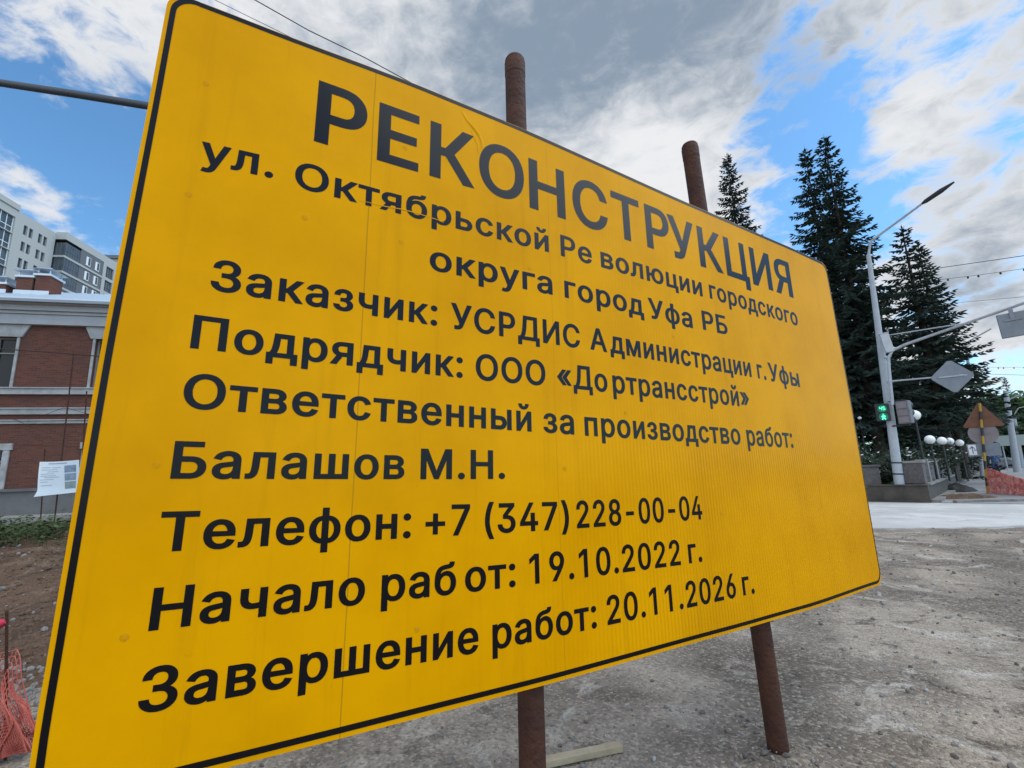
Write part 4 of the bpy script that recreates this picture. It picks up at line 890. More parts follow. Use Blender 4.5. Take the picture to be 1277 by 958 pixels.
mb.add([(-16, 0, 0), (-16, 14, 0), (-16, 14, TOP), (-16, 0, TOP), (15, 0, 0), (15, 14, 0), (15, 14, TOP), (15, 0, TOP)], [(0, 3, 2, 1), (4, 5, 6, 7), (1, 2, 6, 5), (3, 7, 6, 2)])
mb.bb(-16.2, -7.6, -.2, 14, TOP, TOP + 1.0)
mb.build('wall', M_AW, ab)
# projecting bay: x 0.3 .. 15, y -2 .. 0
mb = MB()
BY = -1.9
holed_wall(mb, 10.2, 15, 0, TOP + .3, BY, farw, .4)
mb.add([(15, BY, 0), (15, 0, 0), (15, 0, TOP + .3), (15, BY, TOP + .3), (.3, BY, TOP + .3), (.3, 0, TOP + .3), (.3, BY, TOP - 1.2), (.3, 0, TOP - 1.2), (10.2, BY, TOP - 1.2), (10.2, BY, TOP + .3)],
       [(0, 1, 2, 3), (4, 3, 2, 5), (4, 5, 7, 6), (6, 8, 9, 4)])
mb.build('bay_wall', M_AW, ab)
mb = MB()
mb.add([(4.2, BY + .05, 0), (10.2, BY + .05, 0), (10.2, BY + .05, TOP - 1.2), (4.2, BY + .05, TOP - 1.2)], [(0, 1, 2, 3)])
mb.build('dark_panel', M_ADK, ab)
for zf in floors[:9]:
    mb = MB(); mb.bb(.25, 10.2, BY - .12, -.05, zf - 1.02, zf - .62)
    mb.build('floor_band', M_AW, ab)
    mb = MB(); z0, z1 = zf - .6, zf + 2.1
    mb.add([(.5, BY, z0), (4.2, BY, z0), (4.2, BY, z1), (.5, BY, z1), (.5, 0, z0), (.5, 0, z1)], [(0, 1, 2, 3), (0, 3, 5, 4)])
    gl = mb.build('balcony_glazing', M_AGL, ab)
    mb = MB()
    for k in range(7): mb.bb(.5 + k * .6 - .03, .5 + k * .6 + .03, BY - .05, BY - .003, z0, z1)
    for k in range(3): mb.bb(.44, .497, BY + .1 + k * .7, BY + .16 + k * .7, z0, z1)
    mb.bb(.5, 4.2, BY - .06, BY - .004, z0 + 1.05, z0 + 1.12)
    mb.build('mullion', M_ADK, gl)
    for xc in (6.2, 8.6):
        mb = MB(); mb.bb(xc - .55, xc + .55, BY - .06, BY + .04, zf - .1, zf + 1.75)
        w = mb.build('window', M_WHITE, ab)
        mb = MB(); mb.bb(xc - .1, xc + .45, BY - .07, BY - .062, zf + .05, zf + 1.65)
        mb.build('pane', M_AGL2, w)
for i, (x0, x1, z0, z1) in enumerate(small):
    mb = MB(); mb.add([(x0, .3, z0), (x1, .3, z0), (x1, .3, z1), (x0, .3, z1)], [(0, 1, 2, 3)])
    w = mb.build('window', M_AGL2, ab)
for (x0, x1, z0, z1) in logg + farw:
    yy = .35 if x0 < 0 else BY + .3
    mb = MB(); mb.add([(x0, yy, z0), (x1, yy, z0), (x1, yy, z1), (x0, yy, z1)], [(0, 1, 2, 3)])
    w = mb.build('balcony_glazing', M_AGL, ab)
    mb = MB(); n = 4 if x0 < 0 else 3
    for k in range(n + 1):
        xx = x0 + .05 + (x1 - x0 - .1) * k / n; mb.bb(xx - .05, xx + .05, yy - .07, yy - .003, z0, z1)
    mb.bb(x0, x1, yy - .08, yy - .004, z0 + 1.0, z0 + 1.1)
    mb.build('mullion', M_WHITE if x0 < 0 else M_ADK, w)
mb = MB(); mb.bb(5.2, 6.6, 4, 6, TOP + .0, TOP + 2.2); mb.bb(4.9, 6.9, 3.7, 6.3, TOP + 2.2, TOP + 2.5); mb.build('roof_vent', M_ADK, ab)
# lower end block beyond it
q = at(146, 345, 112)
eb = thing('apartment_building', 'small far pale tower showing between the apartment block and the sign', 'building', (q.x, q.y, 0), rot=(0, 0, math.atan2(AD.y, AD.x)))
eh = at(146, 331, 112).z
mb = MB(); mb.bb(-4, 12, -5, 14, 0, eh); mb.build('wall', M_AW2, eb)
mb = MB(); mb.bb(-4.4, 12.4, -5.4, 14.4, eh + .0, eh + .8); mb.build('roof', M_ADK, eb)
for k in range(4):
    mb = MB(); mb.bb(-4.05, -4.002, -3.5, 3.5, eh - 3 - k * 3.2, eh - 1.2 - k * 3.2); mb.build('window', M_AGL2, eb)
# ------------------------------------------------------------------ spruces
def spruce(px, py, depth, R, label, seed, z0=0.5, mats=None, dens=1.0, base_r=0.22, low=3.3, group='spruces behind the parapet'):
    r = random.Random(seed)
    if group.startswith('spruces'): depth *= 1.25; R *= 1.22
    a = at(px, py, depth)
    H = a.z - z0
    t = thing('spruce_tree', label, 'tree', (a.x, a.y, z0), group)
    mb = MB(); mb.tube([(0, 0, -.2), (0, 0, H * .3), (.0, 0, H * .7), (0, 0, H - .1)], [base_r, base_r * .75, base_r * .35, .015], 8)
    mb.build('trunk', M_BARK, t)
    V, F = [], []
    def needle(p, d, L, w, dr):
        """a drooping twig: two crossed narrow kites"""
        e = p + d * L + Vector((0, 0, -dr * L))
        sd = d.cross(Vector((0, 0, 1)))
        if sd.length < 1e-3: sd = Vector((1, 0, 0))
        sd.normalize()
        md = p.lerp(e, .42)
        b = len(V)
        V.extend([p, md + sd * w, e, md - sd * w]); F.append((b, b + 1, b + 2, b + 3))
        up = Vector((0, 0, w * .8))
        b = len(V)
        V.extend([p, md - up, e, md + up * .6]); F.append((b, b + 1, b + 2, b + 3))
    h = low
    an = r.random() * 6
    while h < H - .25:
        f = h / H
        prof = .14 * (1 - f) ** .6 + .86 * (1 - f) ** 1.02
        nb_ = max(4, int(round(4.5 + 4 * (1 - f))))
        for k in range(nb_):
            an += 2 * math.pi / nb_ + r.uniform(-.35, .35)
            L = R * prof * r.uniform(.55, 1.2) + .12
            if r.random() < .06: L *= .45
            d = Vector((math.cos(an), math.sin(an), 0))
            droop = .10 + .35 * (1 - f) * r.uniform(.6, 1.3)
            n = max(3, int(L / .14 * dens))
            hh = h + r.uniform(-.15, .15)
            for i in range(n):
                s_ = (i + .6) / n
                zz = hh - droop * L * (s_ - .55 * s_ ** 3) + (0.25 * L * (f ** 1.5)) * s_
                p = d * (L * s_) + Vector((0, 0, zz))
                tl = (.10 + .12 * min(1., L) + .60 * (1 - s_) ** .7 * min(1.0, L * .42)) * r.uniform(.7, 1.25)
                if s_ < .25: tl *= .7
                for sg in (-1, 1):
                    aa = an + sg * r.uniform(.5, 1.0)
                    needle(p, Vector((math.cos(aa), math.sin(aa), r.uniform(-.12, .12))), tl, .05 + .075 * tl, r.uniform(.1, .6))
                if r.random() < .5:
                    needle(p, Vector((d.x, d.y, r.uniform(.1, .4))), tl * .5, .06, -.1)
            p = d * L + Vector((0, 0, hh - droop * L * .45 + .25 * L * f ** 1.5))
            for q_ in range(3):
                aa = an + r.uniform(-.4, .4)
                needle(p - d * .1, Vector((math.cos(aa), math.sin(aa), .15)), .32, .06, .0)
        h += (.22 + .30 * (1 - f)) * r.uniform(.8, 1.3)
    # leader shoots
    for i in range(14):
        aa = r.random() * 6.28; zz = H - .9 * r.random()
        needle(Vector((0, 0, zz)), Vector((math.cos(aa), math.sin(aa), .7)), .16 + .25 * (H - zz), .035, 0)
    needle(Vector((0, 0, H - .5)), Vector((.05, 0, 1)), .7, .04, 0)
    mb = MB(); mb.add(V, F)
    mb.build('crown', mats or M_SPRUCE, t)
    return t
spruce(906, 193, 27, 3.7, 'slim spruce rising over the top edge of the yellow sign', 11)
spruce(1027, 170, 22.5, 3.5, 'tallest spruce with a thin broken tip, left of the street lamp', 12, base_r=.3)
spruce(1003, 186, 23.6, 3.6, 'pointed spruce leaning against the left side of the tallest one', 13)
spruce(1124, 283, 21.5, 2.95, 'broad spruce standing right behind the grey street lamp pole', 14, base_r=.3)
spruce(1144, 303, 23.4, 2.3, 'spruce tip showing just right of the broad spruce behind the pole', 15)
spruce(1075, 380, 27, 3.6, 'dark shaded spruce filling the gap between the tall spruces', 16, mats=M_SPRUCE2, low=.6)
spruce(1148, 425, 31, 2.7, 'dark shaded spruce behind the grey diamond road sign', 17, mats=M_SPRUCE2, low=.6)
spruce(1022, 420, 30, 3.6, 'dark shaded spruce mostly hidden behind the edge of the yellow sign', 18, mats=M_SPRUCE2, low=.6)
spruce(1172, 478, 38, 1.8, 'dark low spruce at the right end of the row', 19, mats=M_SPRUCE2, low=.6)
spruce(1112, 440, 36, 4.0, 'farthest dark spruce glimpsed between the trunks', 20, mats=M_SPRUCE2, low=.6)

# ------------------------------------------------------------------ shrubs and broad-leaved trees
def foliage(mb, centre, rx, ry, rz, n, size, r, mi=0, clumps=14):
    cs = []
    for _ in range(clumps):
        while True:
            q = Vector((r.uniform(-1, 1), r.uniform(-1, 1), r.uniform(-1, 1)))
            if q.length < 1: break
        q *= r.uniform(.55, .95) / max(q.length, .3)
        cs.append((q, r.uniform(.22, .45)))
    V, F = [], []
    for _ in range(n):
        c, cr = r.choice(cs)
        v = Vector((r.gauss(0, 1), r.gauss(0, 1), r.gauss(0, 1))).normalized() * cr * r.random() ** .4
        p = c + v
        p = Vector((p.x * rx, p.y * ry, p.z * rz)) + centre
        a = Vector((r.gauss(0, 1), r.gauss(0, 1), r.gauss(0, .7))).normalized()
        b = a.orthogonal().normalized()
        s_ = size * r.uniform(.6, 1.4)
        k = len(V)
        V += [p - a * s_, p + b * s_ * .5, p + a * s_, p - b * s_ * .5]; F.append((k, k + 1, k + 2, k + 3))
    mb.add(V, F, mi)
def leafy(px, py, depth, R, label, seed, m, z0=0.0, spire=False):
    r = random.Random(seed)
    a = at(px, py, depth); H = a.z - z0
    t = thing('broadleaf_tree', label, 'tree', (a.x, a.y, z0), 'green trees along the far street')
    mb = MB(); mb.tube([(0, 0, -.2), (.1, 0, H * .35), (0, .1, H * .8)], [.22, .16, .05], 8)
    for k in range(6):
        aa = r.random() * 6.28
        mb.tube([(0, 0, H * (.3 + .06 * k)), (math.cos(aa) * R * .5, math.sin(aa) * R * .5, H * (.45 + .06 * k))], [.08, .03], 6)
    mb.build('trunk', M_BARK, t)
    mb = MB(); foliage(mb, Vector((0, 0, H * .6)), R, R, H * .42, 6000, .42, r, 0, 26)
    mb.build('crown', m, t)
leafy(1240, 494, 62, 4.2, 'bright green tree beyond the striped post', 31, M_LEAF)
leafy(1282, 498, 66, 5.0, 'green tree at the right picture edge behind the far poles', 32, M_LEAF)
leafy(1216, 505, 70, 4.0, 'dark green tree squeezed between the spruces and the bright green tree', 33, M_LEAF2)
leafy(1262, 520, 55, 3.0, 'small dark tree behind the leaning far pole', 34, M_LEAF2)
spruce(1252, 471, 75, 2.0, 'lone dark spire of a far spruce above the green trees', 35, z0=0, mats=M_SPRUCE2, dens=.5, group='green trees along the far street')

def shrub(px, py, depth, rx, rz, label, seed, m=M_BUSH, flowers=0, z0=WH - .06):
    r = random.Random(seed)
    a = at(px, py, depth)
    t = thing('shrub', label, 'shrub', (a.x, a.y, z0), 'shrubs on the raised lawn')
    mb = MB()
    for k in range(7):
        aa = r.random() * 6.28
        mb.tube([(0, 0, 0), (math.cos(aa) * rx * .4, math.sin(aa) * rx * .4, rz * .8)], [.03, .01], 5)
    mb.build('stem', M_BARK, t)
    mb = MB(); foliage(mb, Vector((0, 0, rz * .95)), rx, rx * .8, rz, 1500, .07, r, 0, 16)
    mb.build('foliage', m, t)
    if flowers:
        mb = MB(); foliage(mb, Vector((0, 0, rz * 1.05)), rx * 1.02, rx * .85, rz * 1.0, flowers, .06, r, 0, 10)
        mb.build('blossom', M_FLOWER, t)
shrub(1098, 590, 18.0, .8, .65, 'dark shrub with white blossom left of the pole foot', 41, flowers=70)
shrub(1134, 586, 18.6, .9, .75, 'shrub with a few white blossoms right of the pole foot', 42, flowers=50)
shrub(1163, 580, 21.0, 1.3, .95, 'wide shrub behind the first granite blocks', 43, flowers=40)
shrub(1070, 585, 19.4, 1.2, .9, 'dark shrub half hidden behind the edge of the yellow sign', 44, flowers=20)
shrub(1188, 575, 26, 1.6, 1.2, 'round dark shrub under the row of globe lamps', 45)
shrub(1206, 575, 32, 1.8, 1.4, 'dark shrub near the far end of the granite blocks', 46)
shrub(1108, 578, 24, 2.2, 1.2, 'large dark shrub in the shade behind the pole', 47)
shrub(1042, 582, 23, 2.0, 1.2, 'dark shrub behind the yellow sign near its right edge', 48)

# low planting under the spruces
r = random.Random(5)
mb = MB()
V, F = [], []
for i in range(9000):
    u = r.uniform(-14, 34); w = r.uniform(.25, 22)
    q = (p0 + SD * u + SN * w) if u > 0 else (p0 + wdir_l * (-u) + SN * w * .8)
    hh = r.uniform(.05, .22)
    a = r.random() * 6.28
    d = Vector((math.cos(a), math.sin(a), 0)) * .05
    k = len(V); b = Vector((q.x, q.y, WH - .06))
    V += [b - d, b + d, b + d * .4 + Vector((r.uniform(-.05, .05), r.uniform(-.05, .05), hh)), b - d * .4 + Vector((r.uniform(-.05, .05), r.uniform(-.05, .05), hh))]
    F.append((k, k + 1, k + 2, k + 3))
mb.add(V, F)
tag(mb.build('lawn_grass', M_WEED), 'short grass on the raised lawn under the spruces', 'grass', kind='stuff')

# weeds on the soil bank
mb = MB(); V, F = [], []
for i in range(2600):
    y = r.uniform(9.6, 14.5); x = -1.2 - y * r.uniform(.35, 1.5)
    if nz(x, y, 3, .9) < -.25: continue
    z = bank_h(x, y) - .02
    hh = r.uniform(.12, .55) * (1 + .5 * nz(x, y, 1, .6))
    top = Vector((r.uniform(-.15, .15), r.uniform(-.15, .15), hh))
    b = Vector((x, y, z))
    k = len(V); V += [b + Vector((-.008, 0, 0)), b + Vector((.008, 0, 0)), b + top]; F.append((k, k + 1, k + 2))
    for j in range(7):
        s_ = r.uniform(.2, 1); a = r.random() * 6.28; L = r.uniform(.06, .16)
        p_ = b + top * s_; d = Vector((math.cos(a), math.sin(a), r.uniform(-.3, .5))) * L; sd = Vector((-d.y, d.x, 0)) * .28
        k = len(V); V += [p_, p_ + d * .5 + sd, p_ + d, p_ + d * .5 - sd]; F.append((k, k + 1, k + 2, k + 3))
mb.add(V, F)
tag(mb.build('weeds', M_WEED), 'green weeds growing along the top of the soil bank', 'weeds', kind='stuff')

# ------------------------------------------------------------------ street lamp pole on the right with its arms
PB = at(1121, 604, 16.9); PB.z = WH - .1
hd = math.hypot(PB.x, PB.y)
def athd(x, y, h):
    """point of the pixel's ray at horizontal distance h from the camera"""
    d = ray(x, y); return EYE + d * (h / math.hypot(d.x, d.y))
PT = athd(1083, 318, hd)
lamp = thing('street_lamp', 'tall pale grey leaning pole with a long lamp arm, in front of the spruces', 'street lamp', PB)
def L_(v): return tuple(v - PB)
mb = MB(); mb.tube([L_(PB - Vector((0, 0, .2))), L_(PB.lerp(PT, .5)), L_(PT)], [.158, .122, .075], 18)
mb.build('pole', M_POLE, lamp)
mb = MB()
for f_ in (.055, .10):
    c = PB.lerp(PT, f_); mb.tube([L_(c), L_(c + (PT - PB).normalized() * .05)], [.166, .166], 18)
mb.build('band', M_DARK, lamp)
A1 = athd(1086, 301, hd); A2 = athd(1150, 254, hd - .6); A3 = athd(1190, 227, hd - 1.0)
mb = MB(); mb.tube([L_(PT - Vector((0, 0, .3))), L_(PT), L_(A1), L_(A2)], [.05, .05, .045, .04], 10); mb.build('arm', M_GALV, lamp)
mb = MB(); mb.tube([L_(A2), L_(A2.lerp(A3, .12)), L_(A2.lerp(A3, .6)), L_(A3)], [.04, .075, .085, .03], 12); mb.build('lamp_head', M_DARK, lamp)
D0 = hd - .35
ma = [athd(1113, 505, D0), athd(1108.5, 460, D0), athd(1108, 446, D0), athd(1113, 437, D0), athd(1128, 430, D0), athd(1200, 405, D0 - .6), athd(1300, 370, D0 - 1.4)]
mb = MB(); mb.tube([L_(q) for q in ma], [.055, .055, .055, .05, .05, .045, .04], 10); mb.build('mast_arm', M_GALV, lamp)
mb = MB(); mb.tube([L_(athd(1096, 420, hd)), L_(athd(1202, 403.5, D0 - .6))], .022, 8); mb.build('stay_rod', M_GALV, lamp)
mb = MB(); mb.tube([L_(athd(1112, 475.5, D0)), L_(athd(1202, 467.5, D0 - .3))], .028, 8); mb.build('sign_arm', M_GALV, lamp)
def clampat(x, y):
    c = athd(x, y, hd); ax = (PT - PB).normalized()
    mb = MB(); mb.tube([L_(c - ax * .04), L_(c + ax * .04)], .142, 16); mb.build('clamp', M_GALV, lamp)
clampat(1107, 476); clampat(1101, 446)

def facing(o_pos, yaw_off=0.0):
    """yaw that turns local -y towards the camera"""
    return math.atan2(o_pos.y, o_pos.x) - math.pi / 2 + yaw_off
# light cabinet on the pole
c = athd(1106, 428, D0)
o = MB(); o.bb(-.13, .13, -.09, .09, -.36, .36); o.bb(-.15, .15, -.11, .11, .362, .39)
o = o.build('control_cabinet', M_BOX2); bevel(o, .012); o.location = c; o.rotation_euler = (0, -.12, facing(c, .15))
tag(o, 'small light grey cabinet fixed high on the street lamp pole', 'cabinet')
# diamond sign
c = athd(1187.5, 469.5, D0 - .33)
t = thing('road_sign', 'grey back of a diamond road sign on a thin arm', 'road sign', c, rot=(0, 0, facing(c, .25)))
mb = MB(); h_ = .56
rr = .06
pts = []
for k in range(4):
    a = k * math.pi / 2
    for j in (-1, 0, 1):
        aa = a + j * .10
        rad = h_ * (1.0 if j == 0 else .965) - (0.02 if j == 0 else 0)
        pts.append((rad * math.cos(aa), rad * math.sin(aa)))
n = len(pts)
mb.add([(x, -.012, z) for x, z in pts] + [(x, .012, z) for x, z in pts], [tuple(range(n)), tuple(range(2 * n - 1, n - 1, -1))] + [((i + 1) % n, i, n + i, n + (i + 1) % n) for i in range(n)])
mb.build('plate', M_SIGNBACK, t)
mb = MB()
mb.bb(-.36, .36, -.045, -.014, -.02, .02); mb.build('bracket', M_GALV, t)
# signal hanging on the mast arm, seen from behind
c = athd(1264.5, 404, D0 - 1.15)
t = thing('traffic_light', 'grey back of a large signal box hung on the mast arm at the right edge', 'traffic light', c, rot=(0, -.03, facing(c, .1)))
mb = MB(); mb.bb(-.33, .33, -.05, .05, -.40, .36); o = mb.build('back_board', M_SIGNBACK, t); bevel(o, .02)
mb = MB(); mb.bb(-.05, .05, -.09, -.053, .1, .50); mb.bb(-.2, .2, -.08, -.054, .10, .16); mb.build('bracket', M_SIGNBACK, t)
for k in range(3):
    mb = MB(); mb.lathe([(.10, 0), (.10, .16), (.0, .18)], (0, .052, -.24 + k * .22), 14, 0, Matrix.Rotation(-math.pi / 2, 3, 'X')); mb.build('lens_hood', M_DARK, t)
# pedestrian signal, lit green with countdown
c = athd(1101, 514.5, D0 + .1)
t = thing('pedestrian_light', 'pedestrian signal lit green with a countdown, left of the pole', 'traffic light', c, rot=(0, 0, facing(c, .0))); t.scale = (.84, .84, .84)
mb = MB(); mb.bb(-.25, .25, -.09, .09, -.38, .38); o = mb.build('housing', M_DARK, t); bevel(o, .02)
M_LENS = emit('dim_green_lens', (0.0, .14, .085), 0.55)
M_LIT = emit('bright_green_signal', (.12, .85, .5), .95)
for z in (.175, -.185):
    mb = MB(); mb.lathe([(0, -.098), (.165, -.098), (.165, -.09)], (0, 0, 0), 24)
    mb = MB()
    mb.add([(.165 * math.cos(2 * math.pi * k / 24), -.096, z + .165 * math.sin(2 * math.pi * k / 24)) for k in range(24)], [tuple(range(24))])
    mb.build('lens', M_LENS, t)
    mb = MB()
    for k in range(14):
        a0_ = math.pi * (k / 14) * 1.1 - .157; a1_ = math.pi * ((k + 1) / 14) * 1.1 - .157
        q_ = [(.185 * math.cos(a), y, z + .185 * math.sin(a)) for a in (a0_, a1_) for y in (-.10, -.24)]
        mb.add(q_, [(0, 1, 3, 2)])
    mb.build('visor', M_DARK, t)
def strokes(name, segs, w, parent, m, y=-.103):
    mb = MB()
    for (xa, za), (xb, zb) in segs:
        d = Vector((xb - xa, 0, zb - za)); L = d.length; d.normalize(); nrm = Vector((-d.z, 0, d.x)) * w / 2
        a = Vector((xa, y, za)) - d * w * .3; b = Vector((xb, y, zb)) + d * w * .3
        mb.add([a - nrm, b - nrm, b + nrm, a + nrm, a - nrm + Vector((0, .004, 0)), b - nrm + Vector((0, .004, 0)), b + nrm + Vector((0, .004, 0)), a + nrm + Vector((0, .004, 0))],
               [(0, 1, 2, 3), (0, 4, 5, 1), (2, 6, 7, 3), (1, 5, 6, 2), (0, 3, 7, 4)])
    return mb.build(name, m, parent)
zc = .175
strokes('countdown_digits', [((-0.083, zc + 0.068), (-0.086, zc + 0.000)), ((-0.086, zc + 0.000), (-0.015, zc)), ((-0.019, zc + 0.068), (-0.019, zc - 0.068)),
                             ((0.086, zc + 0.068), (0.030, zc + 0.068)), ((0.030, zc + 0.068), (0.030, zc + 0.007)), ((0.030, zc + 0.007), (0.086, zc + 0.007)), ((0.086, zc + 0.007), (0.086, zc - 0.068)), ((0.086, zc - 0.068), (0.026, zc - 0.068))], .026, t, M_LIT)
zc = -.185
w_ = strokes('walking_figure', [((0, zc + .105), (0, zc + .10)), ((-.0, zc + .06), (0, zc - .03)), ((0, zc + .05), (-.06, zc - .01)), ((0, zc + .05), (.06, zc + .0)), ((0, zc - .03), (-.05, zc - .12)), ((0, zc - .03), (.055, zc - .12))], .045, t, M_LIT)
# vehicle signal on the other side of the pole (seen from the side/back)
c = athd(1128, 514, D0)
t = thing('traffic_light', 'dull grey three lamp signal box beside the pole, next to a globe lamp', 'traffic light', c, rot=(0, 0, facing(c, -.5)))
mb = MB(); mb.bb(-.21, .21, -.1, .1, -.42, .40); o = mb.build('housing', M_BOX, t); bevel(o, .03)
for k in range(3):
    mb = MB(); mb.lathe([(.13, 0), (.145, .22)], (0, .1, -.27 + k * .26), 14, 0, Matrix.Rotation(-math.pi / 2, 3, 'X')); mb.build('lens_hood', M_DARK, t)
    mb = MB(); mb.bb(-.16, .16, -.118, -.102, -.38 + k * .26, -.17 + k * .26); mb.build('rear_cover', M_GREYPINK, t)
mb = MB(); mb.tube([(-.75, 0, -.46), (.1, 0, -.46)], .03, 8); mb.tube([(-.5, 0, .44), (.0, 0, .44)], .02, 8); mb.build('bracket', M_DARK, t)

# ------------------------------------------------------------------ globe lamps
def globe(px, py, depth, rad, label):
    c = at(px, py, depth)
    t = thing('globe_lamp', label, 'park lamp', (c.x, c.y, WH - .06), 'globe lamps on the raised lawn')
    zc = c.z - (WH - .06)
    mb = MB(); mb.lathe([(rad * math.sin(math.pi * k / 14), zc - rad * math.cos(math.pi * k / 14)) for k in range(15)], (0, 0, 0), 22); mb.build('globe', M_GLOBE, t)
    mb = MB(); mb.tube([(0, 0, 0), (0, 0, zc - rad)], [.045, .03], 8); mb.lathe([(.05, zc - rad - .06), (.075, zc - rad + .03)], (0, 0, 0), 12); mb.build('pole', M_DARK, t)
globe(1140.5, 518, 18.5, .20, 'white globe lamp next to the grey signal box, largest of the globes')
globe(1159.5, 548.5, 19.5, .185, 'white globe lamp above the first granite blocks, left of the close pair')
globe(1174.5, 550, 20.3, .175, 'left globe of the two white globe lamps that nearly touch')
globe(1184, 550.5, 21.2, .165, 'right globe of the two white globe lamps that nearly touch')
globe(1196.5, 552.5, 23, .17, 'white globe lamp farthest along the street wall')
globe(1072, 521.5, 24, .085, 'tiny pale lamp under the trees near the sign edge')

# ------------------------------------------------------------------ far street: poles, house, panel, lamp arms, person
def far_pole(px0, py0, px1, py1, depth, r0, r1, label, arms):
    b = at(px0, py0, depth); b.z = 0
    t_ = athd(px1, py1, math.hypot(b.x, b.y))
    o = thing('utility_pole', label, 'utility pole', b)
    mb = MB(); mb.tube([(0, 0, -.2), tuple(t_ - b)], [r0, r1], 10); mb.build('pole', M_POLE, o)
    for (xa, ya, xb, yb) in arms:
        h_ = math.hypot(b.x, b.y)
        mb = MB(); mb.tube([tuple(athd(xa, ya, h_) - b), tuple(athd(xb, yb, h_) - b)], .05, 6); mb.build('arm', M_GALV, o)
far_pole(1269, 590, 1254, 488, 40, .26, .17, 'leaning grey utility pole on the far pavement, nearer of the two', [(1256, 500, 1282, 487)])
far_pole(1275, 582, 1265, 520, 52, .20, .13, 'thin pale pole behind the leaning utility pole, near the picture edge', [(1265, 517, 1270, 509), (1270, 509, 1284, 506)])
far_pole(1222, 578, 1204, 428, 33, .15, .08, 'thin lamp pole hidden among the spruces with its arm poking out', [(1204, 428, 1236, 410)])
# house
hq = at(1252, 585, 75)
hs = thing('house', 'small cream house with a grey roof at the end of the street', 'house', (hq.x, hq.y, 0), rot=(0, 0, facing(hq, .35)))
M_CREAM = mat('cream_plaster', (.55, .50, .40), .8, var=.3)
top_ = at(1252, 541, 75).z
mb = MB(); mb.bb(-1.7, 1.7, 0, 6, 0, top_ + .1); mb.build('wall', M_CREAM, hs)
mb = MB(); rt = at(1252, 530, 75).z
mb.add([(-2.1, -.4, top_), (2.1, -.4, top_), (2.1, 6.4, top_), (-2.1, 6.4, top_), (0, -.4, rt), (0, 6.4, rt)], [(0, 1, 4), (1, 2, 5, 4), (2, 3, 5), (3, 0, 4, 5), (3, 2, 1, 0)])
mb.build('roof', M_SIGNBACK, hs)
mb = MB(); mb.bb(-.5, .4, -.02, -.004, 1.0, 2.4); mb.build('window', M_GLASS, hs)
# pale panel on posts
c = at(1267, 549, 45)
t = thing('direction_sign', 'pale grey green direction panel on posts at the right edge', 'road sign', (c.x, c.y, 0), rot=(0, 0, facing(c)))
mb = MB(); mb.bb(-1.4, 1.4, -.03, .03, c.z - .5, c.z + .5); mb.build('panel', mat('pale_green_panel', (.33, .40, .38), .6), t)
for x in (-1, 1):
    mb = MB(); mb.tube([(x, .06, 0), (x, .06, c.z + .4)], .05, 8); mb.build('post', M_GALV, t)
# parked car, far
c = gp(1224, 586.5); 
car = thing('parked_car', 'distant white car near the end of the street wall', 'car', at(1251, 580, 58).xy.to_3d(), rot=(0, 0, math.atan2(SD.y, SD.x)))
mb = MB()
prof = [(-2.1, .35), (-2.15, .75), (-2.0, .95), (-1.5, 1.0), (-.9, 1.42), (.6, 1.45), (1.2, 1.0), (1.9, .9), (2.15, .7), (2.1, .35)]
for s_, nxt in ((-.85, .85),):
    n = len(prof)
    mb.add([(x, -.85, z) for x, z in prof] + [(x, .85, z) for x, z in prof], [tuple(range(n)), tuple(range(2 * n - 1, n - 1, -1))] + [((i + 1) % n, i, n + i, n + (i + 1) % n) for i in range(n)])
o = mb.build('body', M_WHITE, car); bevel(o, .08, 3)
for x in (-1.35, 1.35):
    for y in (-.8, .8):
        mb = MB(); mb.tube([(x, y - .1, .32), (x, y + .1, .32)], .32, 16); mb.build('wheel', M_DARK, car)
mb = MB(); mb.bb(-1.2, .85, -.87, .87, 1.05, 1.33); mb.build('window', M_GLASS, car)

